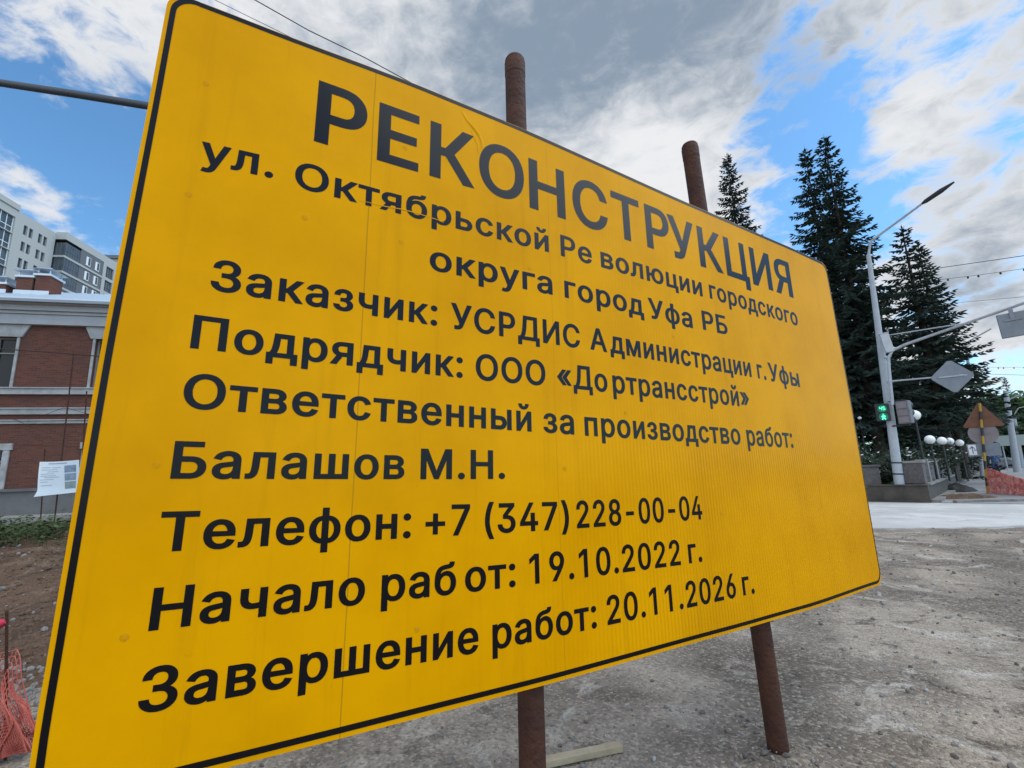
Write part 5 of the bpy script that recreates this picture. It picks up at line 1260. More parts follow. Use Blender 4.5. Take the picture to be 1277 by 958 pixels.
# person walking away in blue
pc = gp(1244, 593)
def person():
    J = {'pelvis': (0, 0, .93), 'chest': (0, .02, 1.22), 'neck': (0, .02, 1.46), 'headb': (0, .0, 1.54), 'headt': (0, .0, 1.70),
         'shl': (-.19, .02, 1.40), 'ell': (-.27, .06, 1.12), 'wrl': (-.24, -.12, .90), 'shr': (.19, .02, 1.40), 'elr': (.27, .10, 1.12), 'wrr': (.25, .2, .90),
         'hpl': (-.09, 0, .88), 'knl': (-.10, -.20, .50), 'anl': (-.10, -.05, .10), 'tol': (-.10, -.22, .04), 'hpr': (.09, 0, .88), 'knr': (.10, .02, .48), 'anr': (.11, .28, .12), 'tor': (.11, .16, .03)}
    E = [('pelvis', 'chest'), ('chest', 'neck'), ('neck', 'headb'), ('headb', 'headt'), ('chest', 'shl'), ('shl', 'ell'), ('ell', 'wrl'), ('chest', 'shr'), ('shr', 'elr'), ('elr', 'wrr'),
         ('pelvis', 'hpl'), ('hpl', 'knl'), ('knl', 'anl'), ('anl', 'tol'), ('pelvis', 'hpr'), ('hpr', 'knr'), ('knr', 'anr'), ('anr', 'tor')]
    Rd = dict(pelvis=.16, chest=.17, neck=.06, headb=.095, headt=.085, shl=.085, ell=.055, wrl=.04, shr=.085, elr=.055, wrr=.04, hpl=.10, knl=.075, anl=.055, tol=.045, hpr=.10, knr=.075, anr=.055, tor=.045)
    names = list(J)
    me = bpy.data.meshes.new('person')
    me.from_pydata([J[k] for k in names], [(names.index(a), names.index(b)) for a, b in E], [])
    o = bpy.data.objects.new('person', me); COL.objects.link(o)
    md = o.modifiers.new('skin', 'SKIN')
    for i, k in enumerate(names):
        sv_ = me.skin_vertices[0].data[i]; sv_.radius = (Rd[k], Rd[k] * .85); sv_.use_root = (k == 'pelvis')
    md.use_smooth_shade = True
    s2 = o.modifiers.new('sub', 'SUBSURF'); s2.levels = 2; s2.render_levels = 2
    dg = bpy.context.evaluated_depsgraph_get()
    me2 = bpy.data.meshes.new_from_object(o.evaluated_get(dg))
    o.modifiers.clear(); o.data = me2
    me2.materials.clear()
    skin = mat('skin', (.42, .26, .19), .6); blue = mat('blue_jacket', (.06, .13, .33), .8, var=.6, vscale=6); trs = mat('dark_blue_trousers', (.02, .04, .14), .85); hair = mat('dark_hair', (.02, .016, .013), .7)
    for q_ in (blue, trs, skin, hair): me2.materials.append(q_)
    for f in me2.polygons:
        c_ = f.center
        f.material_index = 3 if c_.z > 1.58 and c_.y > -.03 or c_.z > 1.66 else 2 if (c_.z > 1.49 or (abs(c_.x) > .2 and c_.z < .95)) else 0 if c_.z > .86 else 1
        f.use_smooth = True
    return o
pm = person()
pm.location = (pc.x, pc.y, .05)
pm.rotation_euler.z = facing(pc, -.2) + math.pi * 0 + .0
pm.scale = (1.12, 1.12, 1.0)
tag(pm, 'person in blue jacket and dark blue trousers walking away on the pavement', 'person')

# ------------------------------------------------------------------ striped post with temporary signs, orange barrier
sb = gp(1232, 616.8)
hb = math.hypot(sb.x, sb.y)
stp = athd(1221.5, 503, hb)
t = thing('striped_post', 'yellow and black striped post carrying temporary road signs', 'post', sb)
N = 11
for k in range(N):
    a = (stp - sb) * (k / N); b = (stp - sb) * ((k + 1) / N)
    if k == 0: a = a - Vector((0, 0, .1))
    mb = MB(); mb.tube([tuple(a), tuple(b)], .046, 10); mb.build('stripe', M_YEL if k % 2 == 0 else M_DARK, t)
def signback(name, label, px, py, poly, m, hoff=.12, cat='road sign', extra=None):
    c = athd(px, py, hb + hoff)
    t = thing(name, label, cat, c, rot=(0, 0, facing(c, .1)))
    n = len(poly); mb = MB()
    mb.add([(x, -.01, z) for x, z in poly] + [(x, .01, z) for x, z in poly], [tuple(range(n)), tuple(range(2 * n - 1, n - 1, -1))] + [((i + 1) % n, i, n + i, n + (i + 1) % n) for i in range(n)])
    mb.build('plate', m, t)
    mb = MB(); mb.bb(-.3, .3, -.03, -.014, -.02, .02); mb.build('bracket', m, t)
    return t
signback('warning_sign', 'brown back of a triangular warning sign on the striped post', 1224, 520, [(-.62, -.36), (-.56, -.42), (.56, -.42), (.62, -.36), (.04, .58), (-.04, .58)], M_ORANGEBACK)
signback('round_sign', 'dull grey back of a round sign below the triangular one', 1226, 540.5, [(.46 * math.cos(2 * math.pi * k / 28), .46 * math.sin(2 * math.pi * k / 28)) for k in range(28)], M_GREYPINK, .15)
t = signback('direction_plate', 'grey rectangular plate with a small white arrow panel below the round sign', 1227, 561, [(-.5, -.26), (.5, -.26), (.5, .26), (-.5, .26)], M_SIGNBACK, .13)
mb = MB(); mb.bb(-.46, -.22, -.02, -.012, -.2, .22); mb.build('arrow_panel', M_WHITE, t)
strokes('arrow', [((-.34, -.14), (-.34, .14)), ((-.34, .15), (-.41, .06)), ((-.34, .15), (-.27, .06))], .03, t, mat('arrow_blue', (.05, .1, .3), .5), -.023)

def net(name, rows, nu, nv, rad, parent=None, loc=(0, 0, 0), amp=.02, seed=0):
    """rows: function (s,t)->Vector; strands along both directions"""
    mb = MB(); loc = Vector(loc)
    def P(s_, t_):
        q = rows(s_, t_)
        return q + Vector((amp * nz(q.x, q.z, seed, 5), amp * nz(q.y, q.z, seed + 3, 5), amp * .5 * nz(q.x, q.y, seed + 6, 5))) - loc
    for i in range(nu + 1):
        mb.tube([P(i / nu, j / nv) for j in range(nv + 1)], rad, 3, caps=False)
    for j in range(nv + 1):
        mb.tube([P(i / nu, j / nv) for i in range(nu + 1)], rad, 3, caps=False)
    return mb.build(name, M_NET, parent)
t = thing('barrier_net', 'red orange plastic barrier net tied to the striped post, sagging', 'barrier', sb)
e1 = gp(1300, 621); e1t = e1 + Vector((0, 0, .52))
sbt = sb + (stp - sb).normalized() * 1.1
def rowsR(s_, t_):
    a = sbt.lerp(e1t, s_) - Vector((0, 0, .04 * math.sin(math.pi * s_))); b = (sb + Vector((0, 0, .05))).lerp(e1 + Vector((0, 0, .05)), s_)
    return a.lerp(b, t_)
net('net', rowsR, 60, 17, .0075, t, sb, .05)
def rowsR2(s_, t_):
    q = rowsR(s_, t_); return q + SD * (.12 + .1 * t_) + Vector((0, 0, -.02))
net('net', rowsR2, 52, 15, .0065, t, sb, .08, 5)
mb = MB(); mb.tube([tuple(e1 - sb - Vector((0, 0, .1))), tuple(e1t - sb + Vector((0, 0, .1)))], .02, 8); mb.build('stake', M_RUST, t)
# small heap of dark spoil beside the sidewalk kerb
hp = gp(1190, 613.5)
mb = MB(); r = random.Random(9)
n1_, n2_ = 26, 18
hv = []
for j in range(n2_):
    for i in range(n1_):
        x = (i / (n1_ - 1) - .5) * 2.6; y = (j / (n2_ - 1) - .5) * 1.6
        e = max(0, 1 - (x / 1.25) ** 2 - (y / .75) ** 2)
        hv.append((x, y, .30 * e ** .7 * (1 + .6 * nz(x, y, 2, 3)) + (.05 * nz(x, y, 5, 9) if e > 0 else 0) - .02))
mb.add(hv, [(j * n1_ + i, j * n1_ + i + 1, (j + 1) * n1_ + i + 1, (j + 1) * n1_ + i) for j in range(n2_ - 1) for i in range(n1_ - 1)])
o = mb.build('spoil_heap', ground_mat('dark_spoil', (.05, .045, .04), (.02, .018, .017), (.09, .08, .07), big=2, mid=5, bump=1.0))
o.location = (hp.x, hp.y, .05); o.rotation_euler.z = math.atan2(SD.y, SD.x)
tag(o, 'small dark heap of spoil at the corner of the street wall', 'heap')
hp2 = gp(1200, 622.5)
mb = MB(); mb.add([(x * 1.0, y * .8, z * .5) for x, y, z in hv], [(j * n1_ + i, j * n1_ + i + 1, (j + 1) * n1_ + i + 1, (j + 1) * n1_ + i) for j in range(n2_ - 1) for i in range(n1_ - 1)])
o = mb.build('earth_heap', M_SOIL); o.location = (hp2.x, hp2.y, .03)
tag(o, 'low spill of brown earth on the edge of the concrete road', 'heap')

# ------------------------------------------------------------------ overhead wires
def cable(name, label, pts, rad, group=None, bulbs=0, sag=0.0):
    P = [at(*p) for p in pts]
    mb = MB(); c0 = P[0]
    out = []
    for i in range(len(P) - 1):
        for k in range(8):
            t_ = k / 8
            out.append(P[i].lerp(P[i + 1], t_) - Vector((0, 0, sag * 4 * t_ * (1 - t_))) - c0)
    out.append(P[-1] - c0)
    mb.tube(out, rad, 5)
    if bulbs:
        t = thing(name, label, 'lights', c0, group)
        mb.build('wire', M_CABLE, t)
        for k in range(bulbs):
            q = out[int((k + .5) / bulbs * (len(out) - 1))]
            mb = MB(); mb.lathe([(.0, -.16), (.05, -.12), (.055, -.06), (.03, 0)], q, 8); mb.build('bulb', M_DARK, t)
    else:
        o = mb.build(name, M_CABLE); o.location = c0
        tag(o, label, 'cable', group)
cable('overhead_cable', 'thick slack cable crossing the cloud above the top edge of the sign', [(180, -70, 13), (318, 0, 14), (385, 38, 14.6), (455, 72, 15.2), (525, 110, 16), (640, 165, 18)], .016, 'overhead cables')
cable('overhead_cable', 'thin straight cable nearest the top left corner of the sign', [(120, -60, 15), (268, 0, 16), (390, 60, 17), (520, 125, 18.5)], .010, 'overhead cables')
cable('overhead_cable', 'hair thin cable between the thick slack one and the sign corner', [(150, -30, 15), (243, 2, 16), (300, 30, 16.6), (420, 90, 18)], .006, 'overhead cables')
cable('overhead_cable', 'uppermost cable at the right edge between the broad spruce and the frame', [(1130, 342, 32), (1170, 334.5, 30), (1277, 319, 26), (1420, 300, 22)], .020, 'overhead cables', sag=.0)
cable('light_string', 'string of small dark bulbs under the uppermost right cable', [(1130, 358, 32), (1170, 349, 30), (1277, 335, 26), (1420, 315, 22)], .012, None, 14, .03)
cable('overhead_cable', 'faint cable in the blue gap right of the broad spruce', [(1120, 392, 36), (1190, 378, 34), (1290, 369, 30), (1420, 356, 26)], .012, 'overhead cables')
cable('overhead_cable', 'faint cable under the diamond sign running to the far poles', [(1150, 468, 44), (1215, 466, 46), (1277, 468, 48), (1400, 470, 50)], .02, 'overhead cables')
cable('light_string', 'far dotted string of bulbs in the low white cloud', [(1190, 462, 46), (1225, 458, 47), (1277, 458, 48), (1400, 458, 50)], .012, None, 14, .02)
# lamp arm at the top left: a street lamp whose pole stands behind the sign
ap = [at(215, 139, 11), at(183, 132, 11), at(90, 117, 11), at(0, 103.5, 11), at(-90, 92, 11)]
base = Vector((ap[0].x, ap[0].y, 0))
t = thing('street_lamp', 'dark grey lamp arm reaching in from the left edge above the apartment block', 'street lamp', base)
mb = MB(); mb.tube([(0, 0, -.1), (0, 0, ap[0].z * .5), (0, 0, ap[0].z - .05)], [.12, .10, .075], 14); mb.build('pole', M_POLE, t)
mb = MB(); mb.tube([tuple(q - base) for q in ap], [.085, .085, .085, .082, .08], 12); mb.build('arm', M_DARKPIPE, t)
e = ap[-1] - base; d = (ap[-1] - ap[0]).normalized()
mb = MB(); mb.tube([tuple(e - d * .05), tuple(e + d * .1), tuple(e + d * .6), tuple(e + d * .8)], [.085, .14, .15, .05], 12); mb.build('lamp_head', M_DARK, t)

# ------------------------------------------------------------------ notice banner on a rod frame, left
DP = 15.5
t0_ = at(49.5, 576, DP); t1_ = at(99, 573.5, DP); b0_ = at(48.5, 619, DP * .985); b1_ = at(95.5, 614, DP * .99)
fr = thing('rod_frame', 'thin rusty rod frame with cross wires in front of the brick house', 'frame', Vector((t0_.x, t0_.y, 0)))
fo = Vector((t0_.x, t0_.y, 0)) - Vector((0, -.03, 0))
for (xa, ya, xb, yb, rr) in ((71, 622, 92, 441, .022), (99, 628, 108, 488, .022), (52, 626, 56, 560, .018)):
    a = at(xa, ya, DP + .06); hh = math.hypot(a.x, a.y); b = athd(xb, yb, hh)
    a2 = a - (b - a).normalized() * ((a.z + .0) / ((b - a).normalized().z))
    mb = MB(); mb.tube([tuple(a2 - fo), tuple(b - fo)], rr, 7); mb.build('rod', M_RUST, fr)
for pts in ([(-60, 433), (20, 436.5), (70, 440), (130, 445)], [(55, 518), (78, 509), (84, 509), (112, 517)], [(-10, 516), (20, 524), (60, 541)], [(14, 555), (60, 556), (100, 557)]):
    mb = MB(); mb.tube([tuple(at(x, y, DP + .05) - fo) for x, y in pts], .008 if pts[0][1] != 433 else .018, 5); mb.build('cross_wire', M_RUST, fr)
fr.location = fo
# banner sheet with curl
bn = thing('notice_banner', 'white printed notice sheet with three small photographs, tied to rods by the brick house', 'banner', t0_)
def BP(s_, t_, off=0.0):
    q = t0_.lerp(t1_, s_).lerp(b0_.lerp(b1_, s_), t_)
    q = q + Vector((0, -1, 0)) * (.05 * math.sin(3.0 * s_ + 2.2 * t_) + .06 * max(0, t_ - .8) * 3 * (1 - s_) - off)
    q = q + Vector((0, 0, -.025 * math.sin(math.pi * s_) * (1 - t_))) + Vector((-.12, 0, -.02)) * max(0, t_ - .85) * 5 * (1 - s_) ** 3
    return q - t0_
def bpatch(name, m, s0, s1, ta, tb, off, n=8, parent=bn):
    mb = MB(); V = [BP(s0 + (s1 - s0) * i / n, ta + (tb - ta) * j / n, -off) for j in range(n + 1) for i in range(n + 1)]
    mb.add(V, [(j * (n + 1) + i, (j + 1) * (n + 1) + i, (j + 1) * (n + 1) + i + 1, j * (n + 1) + i + 1) for j in range(n) for i in range(n)], 0, True)
    return mb.build(name, m, parent)
M_SHEET = mat('white_banner', (.70, .75, .78), .5, var=.4, vscale=3, vcol=(.62, .68, .73))
bpatch('sheet', M_SHEET, 0, 1, 0, 1, 0, 16)
M_INK = mat('grey_print', (.34, .38, .46), .6)
for k, (s0, s1, tt) in enumerate([(.26, .72, .045), (.08, .32, .17), (.36, .58, .18), (.08, .50, .24), (.24, .52, .30), (.07, .42, .36), (.07, .46, .42), (.16, .54, .47), (.06, .40, .53), (.06, .26, .60), (.08, .36, .70)]):
    bpatch('print_line', M_INK, s0, s1, tt, tt + (.035 if k == 0 else .016), .004, 4)
for k in range(3):
    ph = bpatch('photo', mat('photo_print_%s' % 'abc'[k], [(.13, .2, .28), (.17, .22, .30), (.14, .22, .22)][k], .5, var=1.0, vscale=6, vcol=[(.33, .4, .48), (.36, .42, .5), (.3, .36, .36)][k]), .66, .93, .14 + k * .25, .36 + k * .25, .004, 4)

# ------------------------------------------------------------------ orange net barrier, lower left, with stake
s0_ = gp(10, 943); s0_.z = 0
hh = math.hypot(s0_.x, s0_.y)
stt = athd(8.5, 762, hh)
t = thing('barrier_net', 'orange red plastic net slumped over a rusty stake at the lower left', 'barrier', s0_)
mb = MB(); mb.tube([(0, 0, -.1), tuple(stt - s0_)], .008, 8); mb.build('stake', M_RUST, t)
B_ = athd(14, 811, hh); C_ = gp(44, 934) + Vector((0, 0, .02)); A_ = B_ + Vector((-1.3, .15, -.02)); D_ = gp(-150, 990) + Vector((0, 0, .02)); D2 = gp(8, 946) + Vector((0, 0, .02))
def rowsL(s_, t_):
    # top edge A->B then folds down to C ; bottom edge D->D2->C
    if s_ < .75:
        k = s_ / .75; a = A_.lerp(B_, k) - Vector((0, 0, .06 * math.sin(math.pi * k))); b = D_.lerp(D2, k)
    else:
        k = (s_ - .75) / .25; a = B_.lerp(C_, k) + Vector((0, 0, .05 * math.sin(math.pi * k))); b = D2.lerp(C_ + Vector((0, -.05, 0)), k)
    q = a.lerp(b, t_)
    return q + Vector((.03 * math.sin(9 * t_ + 3 * s_), -.05 * math.sin(math.pi * t_) + .02 * math.sin(20 * s_), 0))
net('net', rowsL, 44, 18, .0030, t, s0_, .03)
def rowsL2(s_, t_):
    q = rowsL(s_, .3 + .7 * t_); return q + Vector((.02, .09 + .06 * math.sin(7 * s_), -.0))
net('net', rowsL2, 52, 18, .0030, t, s0_, .06, 4)
def rowsL3(s_, t_):
    q = rowsL(s_, .42 + .58 * t_); return q + Vector((.02, -.03 - .04 * t_ + .02 * math.sin(11 * s_), .0)) * (1 if s_ < .8 else .4)
net('net', rowsL3, 64, 18, .0030, t, s0_, .05, 9)
c = athd(0, 778, hh + .02)
mb = MB(); mb.tube([(-.06, 0, -.01), (0, 0, .0), (.035, 0, .012)], [.03, .03, .012], 8)
o = mb.build('red_flag', mat('red_cloth', (.55, .03, .07), .7)); o.location = c
tag(o, 'scrap of bright red cloth beside the rusty stake at the left edge', 'cloth')

# ------------------------------------------------------------------ plank on the ground
a = gp(672, 958); b = gp(775, 936)
d = b - a; L = d.length; 
o = MB(); o.bb(-L / 2, L / 2, -.028, .028, 0, .035); o = o.build('wooden_plank', M_WOOD); bevel(o, .004)
o.location = (a + b) / 2 + Vector((0, 0, .004)); o.rotation_euler = (0, 0, math.atan2(d.y, d.x))
tag(o, 'short raw wooden batten lying on the gravel beside the left sign post', 'plank')

# ------------------------------------------------------------------ THE SIGN
SG = 1.25
H2v = Vector((0.86234466, 0.50537825, -0.03089508)); V2v = Vector((0.01830896, 0.02985387, 0.99938658)); NV = Vector((0.50599058, -0.86238134, 0.01649138))
TL = EYE + Vector((-.931, 1.0754, 1.3906)) * SG
UC = 1.736                                         # sign-local origin: middle of the panel, at the ground
o0 = TL + H2v * UC * SG
ZT = o0.z / V2v.z
ORG = o0 - V2v * ZT
SM = Matrix((H2v, -NV, V2v)).transposed().to_4x4(); SM.translation = ORG
sign = thing('construction_sign', 'big yellow road works information board with black Russian text on two rusty posts', 'sign')
sign.matrix_world = SM
SMI = SM.inverted()
def SX(u): return (u - UC) * SG
def SZ(v): return ZT + v * SG
def loc_at(px, py, yoff):
    """sign-local point of a pixel on the plane yoff behind the panel front"""
    n = -NV; q0 = ORG + n * yoff; d = ray(px, py)
    return SMI @ (EYE + d * ((q0 - EYE).dot(n) / d.dot(n)))
# outline with slightly uneven edges (u, v in sign units)
def edge(ctrl, x):
    for i in range(len(ctrl) - 1):
        if ctrl[i][0] <= x <= ctrl[i + 1][0]:
            t_ = (x - ctrl[i][0]) / (ctrl[i + 1][0] - ctrl[i][0]); t_ = t_ * t_ * (3 - 2 * t_) * .5 + t_ * .5
            return ctrl[i][1] + (ctrl[i + 1][1] - ctrl[i][1]) * t_
    return ctrl[0][1] if x < ctrl[0][0] else ctrl[-1][1]
TOPE = [(0, -.02), (.18, -.012), (.757, .016), (1.128, .020), (2.2, -.006), (3.025, -.016), (3.472, -.030)]
BOTE = [(0, -2.012), (.63, -2.018), (1.2, -2.022), (2.1, -2.014), (2.7, -2.006), (3.472, -1.975)]
LEFE = [(-2.0, .004), (-1.85, .0), (-1.1, -.004), (-.3, .003), (0, .004)]
RIGE = [(-2.0, 3.474), (-1.6, 3.478), (-.95, 3.486), (-.3, 3.476), (0, 3.468)]
def outline(ins_l, ins_r, ins_t, ins_b, rad, n=40):
    pts = []
    def corner(cx, cz, a0_):
        for k in range(9):
            a = a0_ + (math.pi / 2) * k / 8
            pts.append((cx + rad * math.cos(a), cz + rad * math.sin(a)))
    l0 = lambda v: edge(LEFE, v) + ins_l(v); r0 = lambda v: edge(RIGE, v) - ins_r
    tt = lambda u: edge(TOPE, u) - ins_t; bt = lambda u: edge(BOTE, u) + ins_b
    uL, uR = .004 + rad, 3.472 - rad
    # counter-clockwise from the bottom left
    for k in range(n + 1):
        u = l0(-2.0) + rad + (r0(-2.0) - l0(-2.0) - 2 * rad) * k / n; pts.append((u, bt(u)))
    corner(r0(-1.93) - rad, bt(3.4) + rad, -math.pi / 2)
    for k in range(n + 1):
        v = -1.92 + 1.84 * k / n; pts.append((r0(v), v))
    corner(r0(-.05) - rad, tt(3.4) - rad, 0)
    for k in range(n + 1):
        u = r0(0) - rad - (r0(0) - l0(0) - 2 * rad) * k / n; pts.append((u, tt(u)))
    corner(l0(-.05) + rad, tt(.1) - rad, math.pi / 2)
    for k in range(n + 1):
        v = -.09 - 1.83 * k / n; pts.append((l0(v), v))
    corner(l0(-1.93) + rad, bt(.1) + rad, math.pi)
    return pts
# yellow retroreflective sheet
ym = bpy.data.materials.new('yellow_sign_sheet'); ym.use_nodes = True
nt = ym.node_tree; p = nt.nodes['Principled BSDF']
t_c = nt.nodes.new('ShaderNodeTexCoord'); ob = t_c.outputs['Object']
def N_(tp, **kw):
    n = nt.nodes.new(tp)
    for k, v in kw.items(): setattr(n, k, v)
    return n
def M_(op, a, b=None, c=None, clamp=False):
    n = N_('ShaderNodeMath', operation=op, use_clamp=clamp)
    for i, v in enumerate((a, b, c)):
        if v is None: continue
        if isinstance(v, (int, float)): n.inputs[i].default_value = v
        else: nt.links.new(v, n.inputs[i])
    return n.outputs[0]
def NZ(scale, det=5, rough=.6, vec=ob, sc3=None):
    if sc3:
        mp_ = N_('ShaderNodeMapping'); mp_.inputs['Scale'].default_value = sc3; nt.links.new(vec, mp_.inputs['Vector']); vec = mp_.outputs[0]
    n = N_('ShaderNodeTexNoise'); n.inputs['Scale'].default_value = scale; n.inputs['Detail'].default_value = det; n.inputs['Roughness'].default_value = rough
    nt.links.new(vec, n.inputs['Vector']); return n.outputs[0]
def MR(v, a, b, c=0., d=1., smooth=False):
    n = N_('ShaderNodeMapRange'); n.inputs['From Min'].default_value = a; n.inputs['From Max'].default_value = b; n.inputs['To Min'].default_value = c; n.inputs['To Max'].default_value = d
    if smooth: n.interpolation_type = 'SMOOTHSTEP'
    nt.links.new(v, n.inputs['Value']); return n.outputs[0]
def MX(f, a, b):
    x = N_('ShaderNodeMix', data_type='RGBA')
    if isinstance(f, float): x.inputs['Factor'].default_value = f
    else: nt.links.new(f, x.inputs['Factor'])
    for k, v in (('A', a), ('B', b)):
        if isinstance(v, tuple): x.inputs[k].default_value = (*v, 1)
        else: nt.links.new(v, x.inputs[k])
    return x.outputs['Result']
sx3 = N_('ShaderNodeSeparateXYZ'); nt.links.new(ob, sx3.inputs[0]); X_, Z_ = sx3.outputs['X'], sx3.outputs['Z']
YEL, YEL2, DIRT = (0.74, 0.318, 0.0002), (0.64, 0.265, 0.0002), (0.33, 0.14, 0.003)
col = MX(MR(NZ(1.6, 6, .6), .4, .65), YEL, YEL2)
# rain streaks: faint vertical dirt
col = MX(M_('MULTIPLY', MR(NZ(3.0, 6, .65, ob, (4.0, 1, .22)), .56, .78), .28), col, DIRT)
col = MX(M_('MULTIPLY', MR(NZ(26, 5, .6), .66, .80), .35), col, DIRT)
# sheet joints (thin dark vertical lines where two strips of film meet)
for (u, w, a) in ((.583, .0022, .6), (1.285, .0016, .35), (2.05, .0016, .25), (2.78, .0016, .3)):
    dd = M_('ABSOLUTE', M_('SUBTRACT', M_('ADD', X_, M_('MULTIPLY', M_('SUBTRACT', NZ(1.2, 2), .5), .02)), SX(u)))
    col = MX(M_('MULTIPLY', M_('LESS_THAN', dd, w), a), col, (.30, .15, .01))
nt.links.new(col, p.inputs['Base Color'])
nt.links.new(MR(NZ(2.2, 5, .6), .3, .7, .16, .34), p.inputs['Roughness'])
p.inputs['Specular IOR Level'].default_value = 0.035
# relief: pressed vertical ribs (strong at lower right), fine film weave, slow buckling
ribs = M_('SINE', M_('MULTIPLY', X_, 2 * math.pi / .0235))
mask = M_('MULTIPLY', MR(X_, SX(.9), SX(2.2), 0, 1, True), MR(Z_, SZ(-1.0), SZ(-1.75), .12, 1, True))
mask = M_('MULTIPLY', mask, MR(NZ(1.3, 3), .3, .65, .35, 1.0))
h1 = M_('MULTIPLY', ribs, M_('MULTIPLY', mask, .0030))
h3 = M_('MULTIPLY', NZ(1.1, 3, .5), .012)
h4 = M_('MULTIPLY', NZ(60, 3, .6), .00015)
hs_ = M_('ADD', h1, M_('ADD', h3, h4))
bp = N_('ShaderNodeBump'); bp.inputs['Strength'].default_value = 1.0; bp.inputs['Distance'].default_value = 1.0
nt.links.new(hs_, bp.inputs['Height']); nt.links.new(bp.outputs[0], p.inputs['Normal'])

zero = lambda v: 0.0
def flat_poly(mb, loops, y, mi=0):
    vs_ = [Vector((x, z, 0)) for lp in loops for x, z in lp]
    tri = tessellate_polygon([[Vector((x, z, 0)) for x, z in lp] for lp in loops])
    F = []
    for a, b, c in tri:
        A, B, C = vs_[a], vs_[b], vs_[c]
        cr = (B - A).cross(C - A).z
        if abs(cr) < 1e-12: continue
        F.append((a, b, c) if cr > 0 else (a, c, b))
    mb.add([(v.x, y, v.y) for v in vs_], F, mi)
ol = [(SX(u), SZ(v)) for u, v in outline(zero, 0, 0, 0, .055)]
mb = MB()
flat_poly(mb, [ol], 0.0, 0)
n = len(ol)
mb.add([(x, 0, z) for x, z in ol] + [(x, .022, z) for x, z in ol], [(i, n + i, n + (i + 1) % n, (i + 1) % n) for i in range(n)], 1)
mb.add([(x, .022, z) for x, z in ol], [tuple(range(n - 1, -1, -1))], 1)
mb.build('panel', [ym, M_ALU], sign)
# black border line
def lin(v): return .0095
i0 = outline(lambda v: lin(v), .003, .002, .012, .062)
i1 = outline(lambda v: lin(v) + .0130, .0105, .0165, .0265, .050)
i0 = [(SX(u), SZ(v)) for u, v in i0]; i1 = [(SX(u), SZ(v)) for u, v in i1]
n = len(i0); mb = MB()
mb.add([(x, -.0012, z) for x, z in i0] + [(x, -.0012, z) for x, z in i1], [(i, (i + 1) % n, n + (i + 1) % n, n + i) for i in range(n)])
mb.build('border', M_BLACK, sign)
# lettering
def parse(s_):
    return [[tuple(map(int, q.split(','))) for q in lp.split(' ')] for lp in s_.split('|')]
PG = {k: (v[0], parse(v[1])) for k, v in GLYPHS.items()}
def winding(px, py, loops):
    w = 0
    for lp in loops:
        for i in range(len(lp)):
            x1, y1 = lp[i - 1]; x2, y2 = lp[i]
            if y1 <= py < y2 and (x2 - x1) * (py - y1) - (px - x1) * (y2 - y1) > 0: w += 1
            elif y2 <= py < y1 and (x2 - x1) * (py - y1) - (px - x1) * (y2 - y1) < 0: w -= 1
    return w
def glyph_tris(loops):
    vs_, ed = [], []
    for lp in loops:
        b = len(vs_); n = len(lp)
        vs_ += [Vector(q) for q in lp]; ed += [(b + i, b + (i + 1) % n) for i in range(n)]
    V, E, F, *_ = delaunay_2d_cdt(vs_, ed, [], 0, 1e-4)
    out = []
    for f in F:
        c = sum((V[i] for i in f), Vector((0, 0))) / len(f)
        if winding(c.x, c.y, loops) != 0: out.append(tuple(f))
    return [(v.x, v.y) for v in V], out
GT = {k: glyph_tris(v[1]) for k, v in PG.items()}
for (ln, text, u0, v0, u1, v1) in WORDS:
    pen = 0; items = []; lo, hi = 1e9, -1e9
    for ch in text:
        xs = [x for lp in PG[ch][1] for x, _ in lp]
        lo = min(lo, pen + min(xs)); hi = max(hi, pen + max(xs))
        items.append((pen, ch)); pen += PG[ch][0]
    capu = lambda u: (.2255 if ln == 0 else .0885 + .0045 * u)
    mb = MB()
    for pen, ch in items:
        V, F = GT[ch]
        q = []
        for x, y in V:
            f = (pen + x - lo) / (hi - lo); u = u0 + (u1 - u0) * f
            q.append((SX(u), -.0010, SZ(v0 + (v1 - v0) * f + y / 508.7 * capu(u))))
        mb.add(q, F)
    mb.build('lettering', M_BLACK, sign)
# rivets under the film
M_RIV = mat('rivet_under_film', (.52, .215, .004), .6, spec=.05, var=1.0, vscale=60, vcol=(.68, .285, .001))
for (u, v) in RIVETS:
    mb = MB(); mb.lathe([(.011, .0), (.008, .0006), (.0, .0009)], (0, 0, 0), 12, 0, Matrix.Rotation(math.pi / 2, 3, 'X'))
    o = mb.build('rivet', M_RIV, sign); o.location = (SX(u), -.0003, SZ(v))
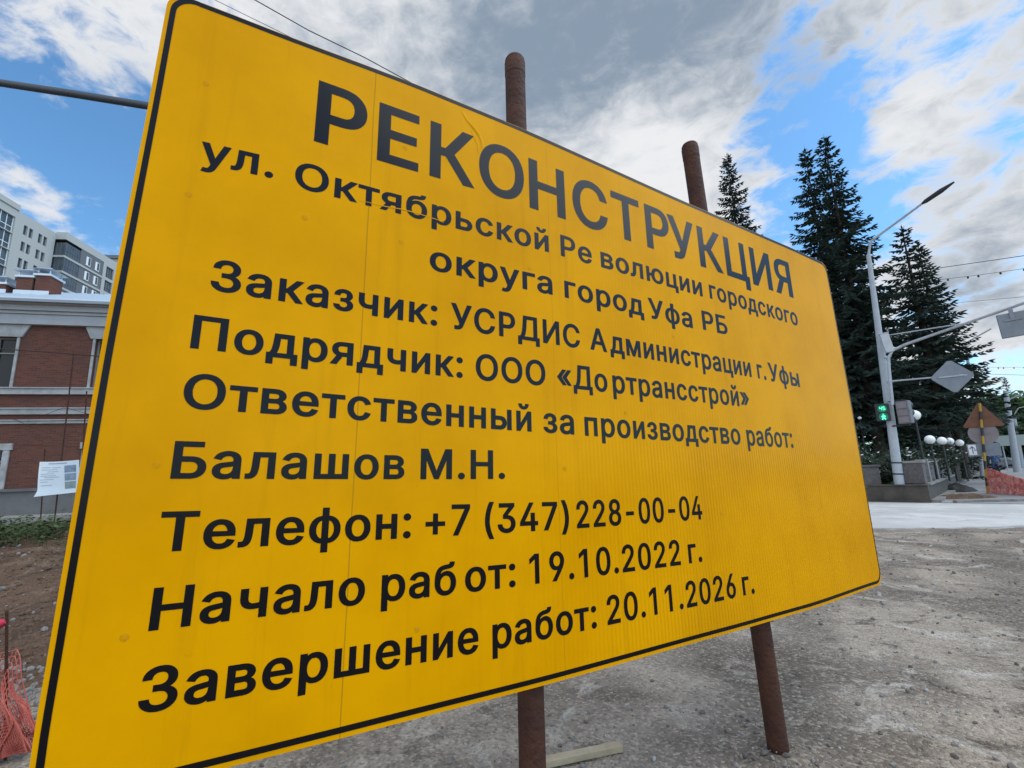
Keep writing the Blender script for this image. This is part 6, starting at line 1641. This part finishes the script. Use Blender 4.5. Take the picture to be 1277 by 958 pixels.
# a puckered crease and a lapped edge in the film, a dark clip on the left edge
def crease(name, pts, w, hgt):
    P = [loc_at(x, y, 0) for x, y in pts]; V, F = [], []
    for i, q in enumerate(P):
        d = (P[min(i + 1, len(P) - 1)] - P[max(i - 1, 0)]).normalized(); s_ = Vector((-d.z, 0, d.x))
        k = math.sin(math.pi * (i + .15) / (len(P) - .7))
        V += [Vector((q.x, -.0004, q.z)) + s_ * w, Vector((q.x, -.0004 - hgt * k, q.z)), Vector((q.x, -.0004, q.z)) - s_ * w]
    for i in range(len(P) - 1):
        for a in (0, 1):
            F.append((3 * i + a, 3 * i + a + 1, 3 * i + a + 4, 3 * i + a + 3))
    mb = MB(); mb.add(V, F, 0, True); mb.build(name, ym, sign)
crease('film_crease', [(577, 140), (583, 151), (591, 160), (597, 168), (601, 177), (602, 186)], .009, .007)
crease('film_crease', [(588, 163), (592, 172), (596, 181), (597, 190)], .006, .004)
crease('film_lap', [(448, 250), (465, 254), (482, 258), (500, 261), (520, 266), (545, 274), (560, 281)], .003, .0022)
# back rails and posts
for v in (-.35, -1.0, -1.65):
    mb = MB(); mb.bb(SX(.05), SX(3.42), .0225, .0475, SZ(v) - .02, SZ(v) + .02); mb.build('back_rail', M_GALV, sign)
YO = .048 + .056
def post(tx, ty, bx_, by_):
    a = loc_at(tx, ty, YO); b = loc_at(bx_, by_, YO)
    d = (b - a).normalized(); foot = a + d * ((-.15 - a.z) / d.z)
    mb = MB(); R0 = .055
    prof = [foot + (a - foot) * k / 14 for k in range(15)]
    mb.tube(prof, R0, 22, caps=False)
    mb.build('post', M_RUST, sign)
    mb = MB(); ax = (a - foot).normalized()
    mb.tube([a - ax * .10, a - ax * .02, a + ax * .012, a + ax * .022], [R0 + .0015, R0 + .0025, R0 - .006, .01], 22); mb.build('post_cap', M_RUST, sign)
    for v in (-.06, -1.0, -1.9):
        k = (SZ(v) - foot.z) / (a.z - foot.z); c = foot + (a - foot) * k
        mb = MB(); mb.tube([c - ax * .022, c + ax * .022], R0 + .006, 22); mb.build('post_clamp', M_RUST, sign)
post(642, 77, 664, 952)
post(860, 183, 972, 944)
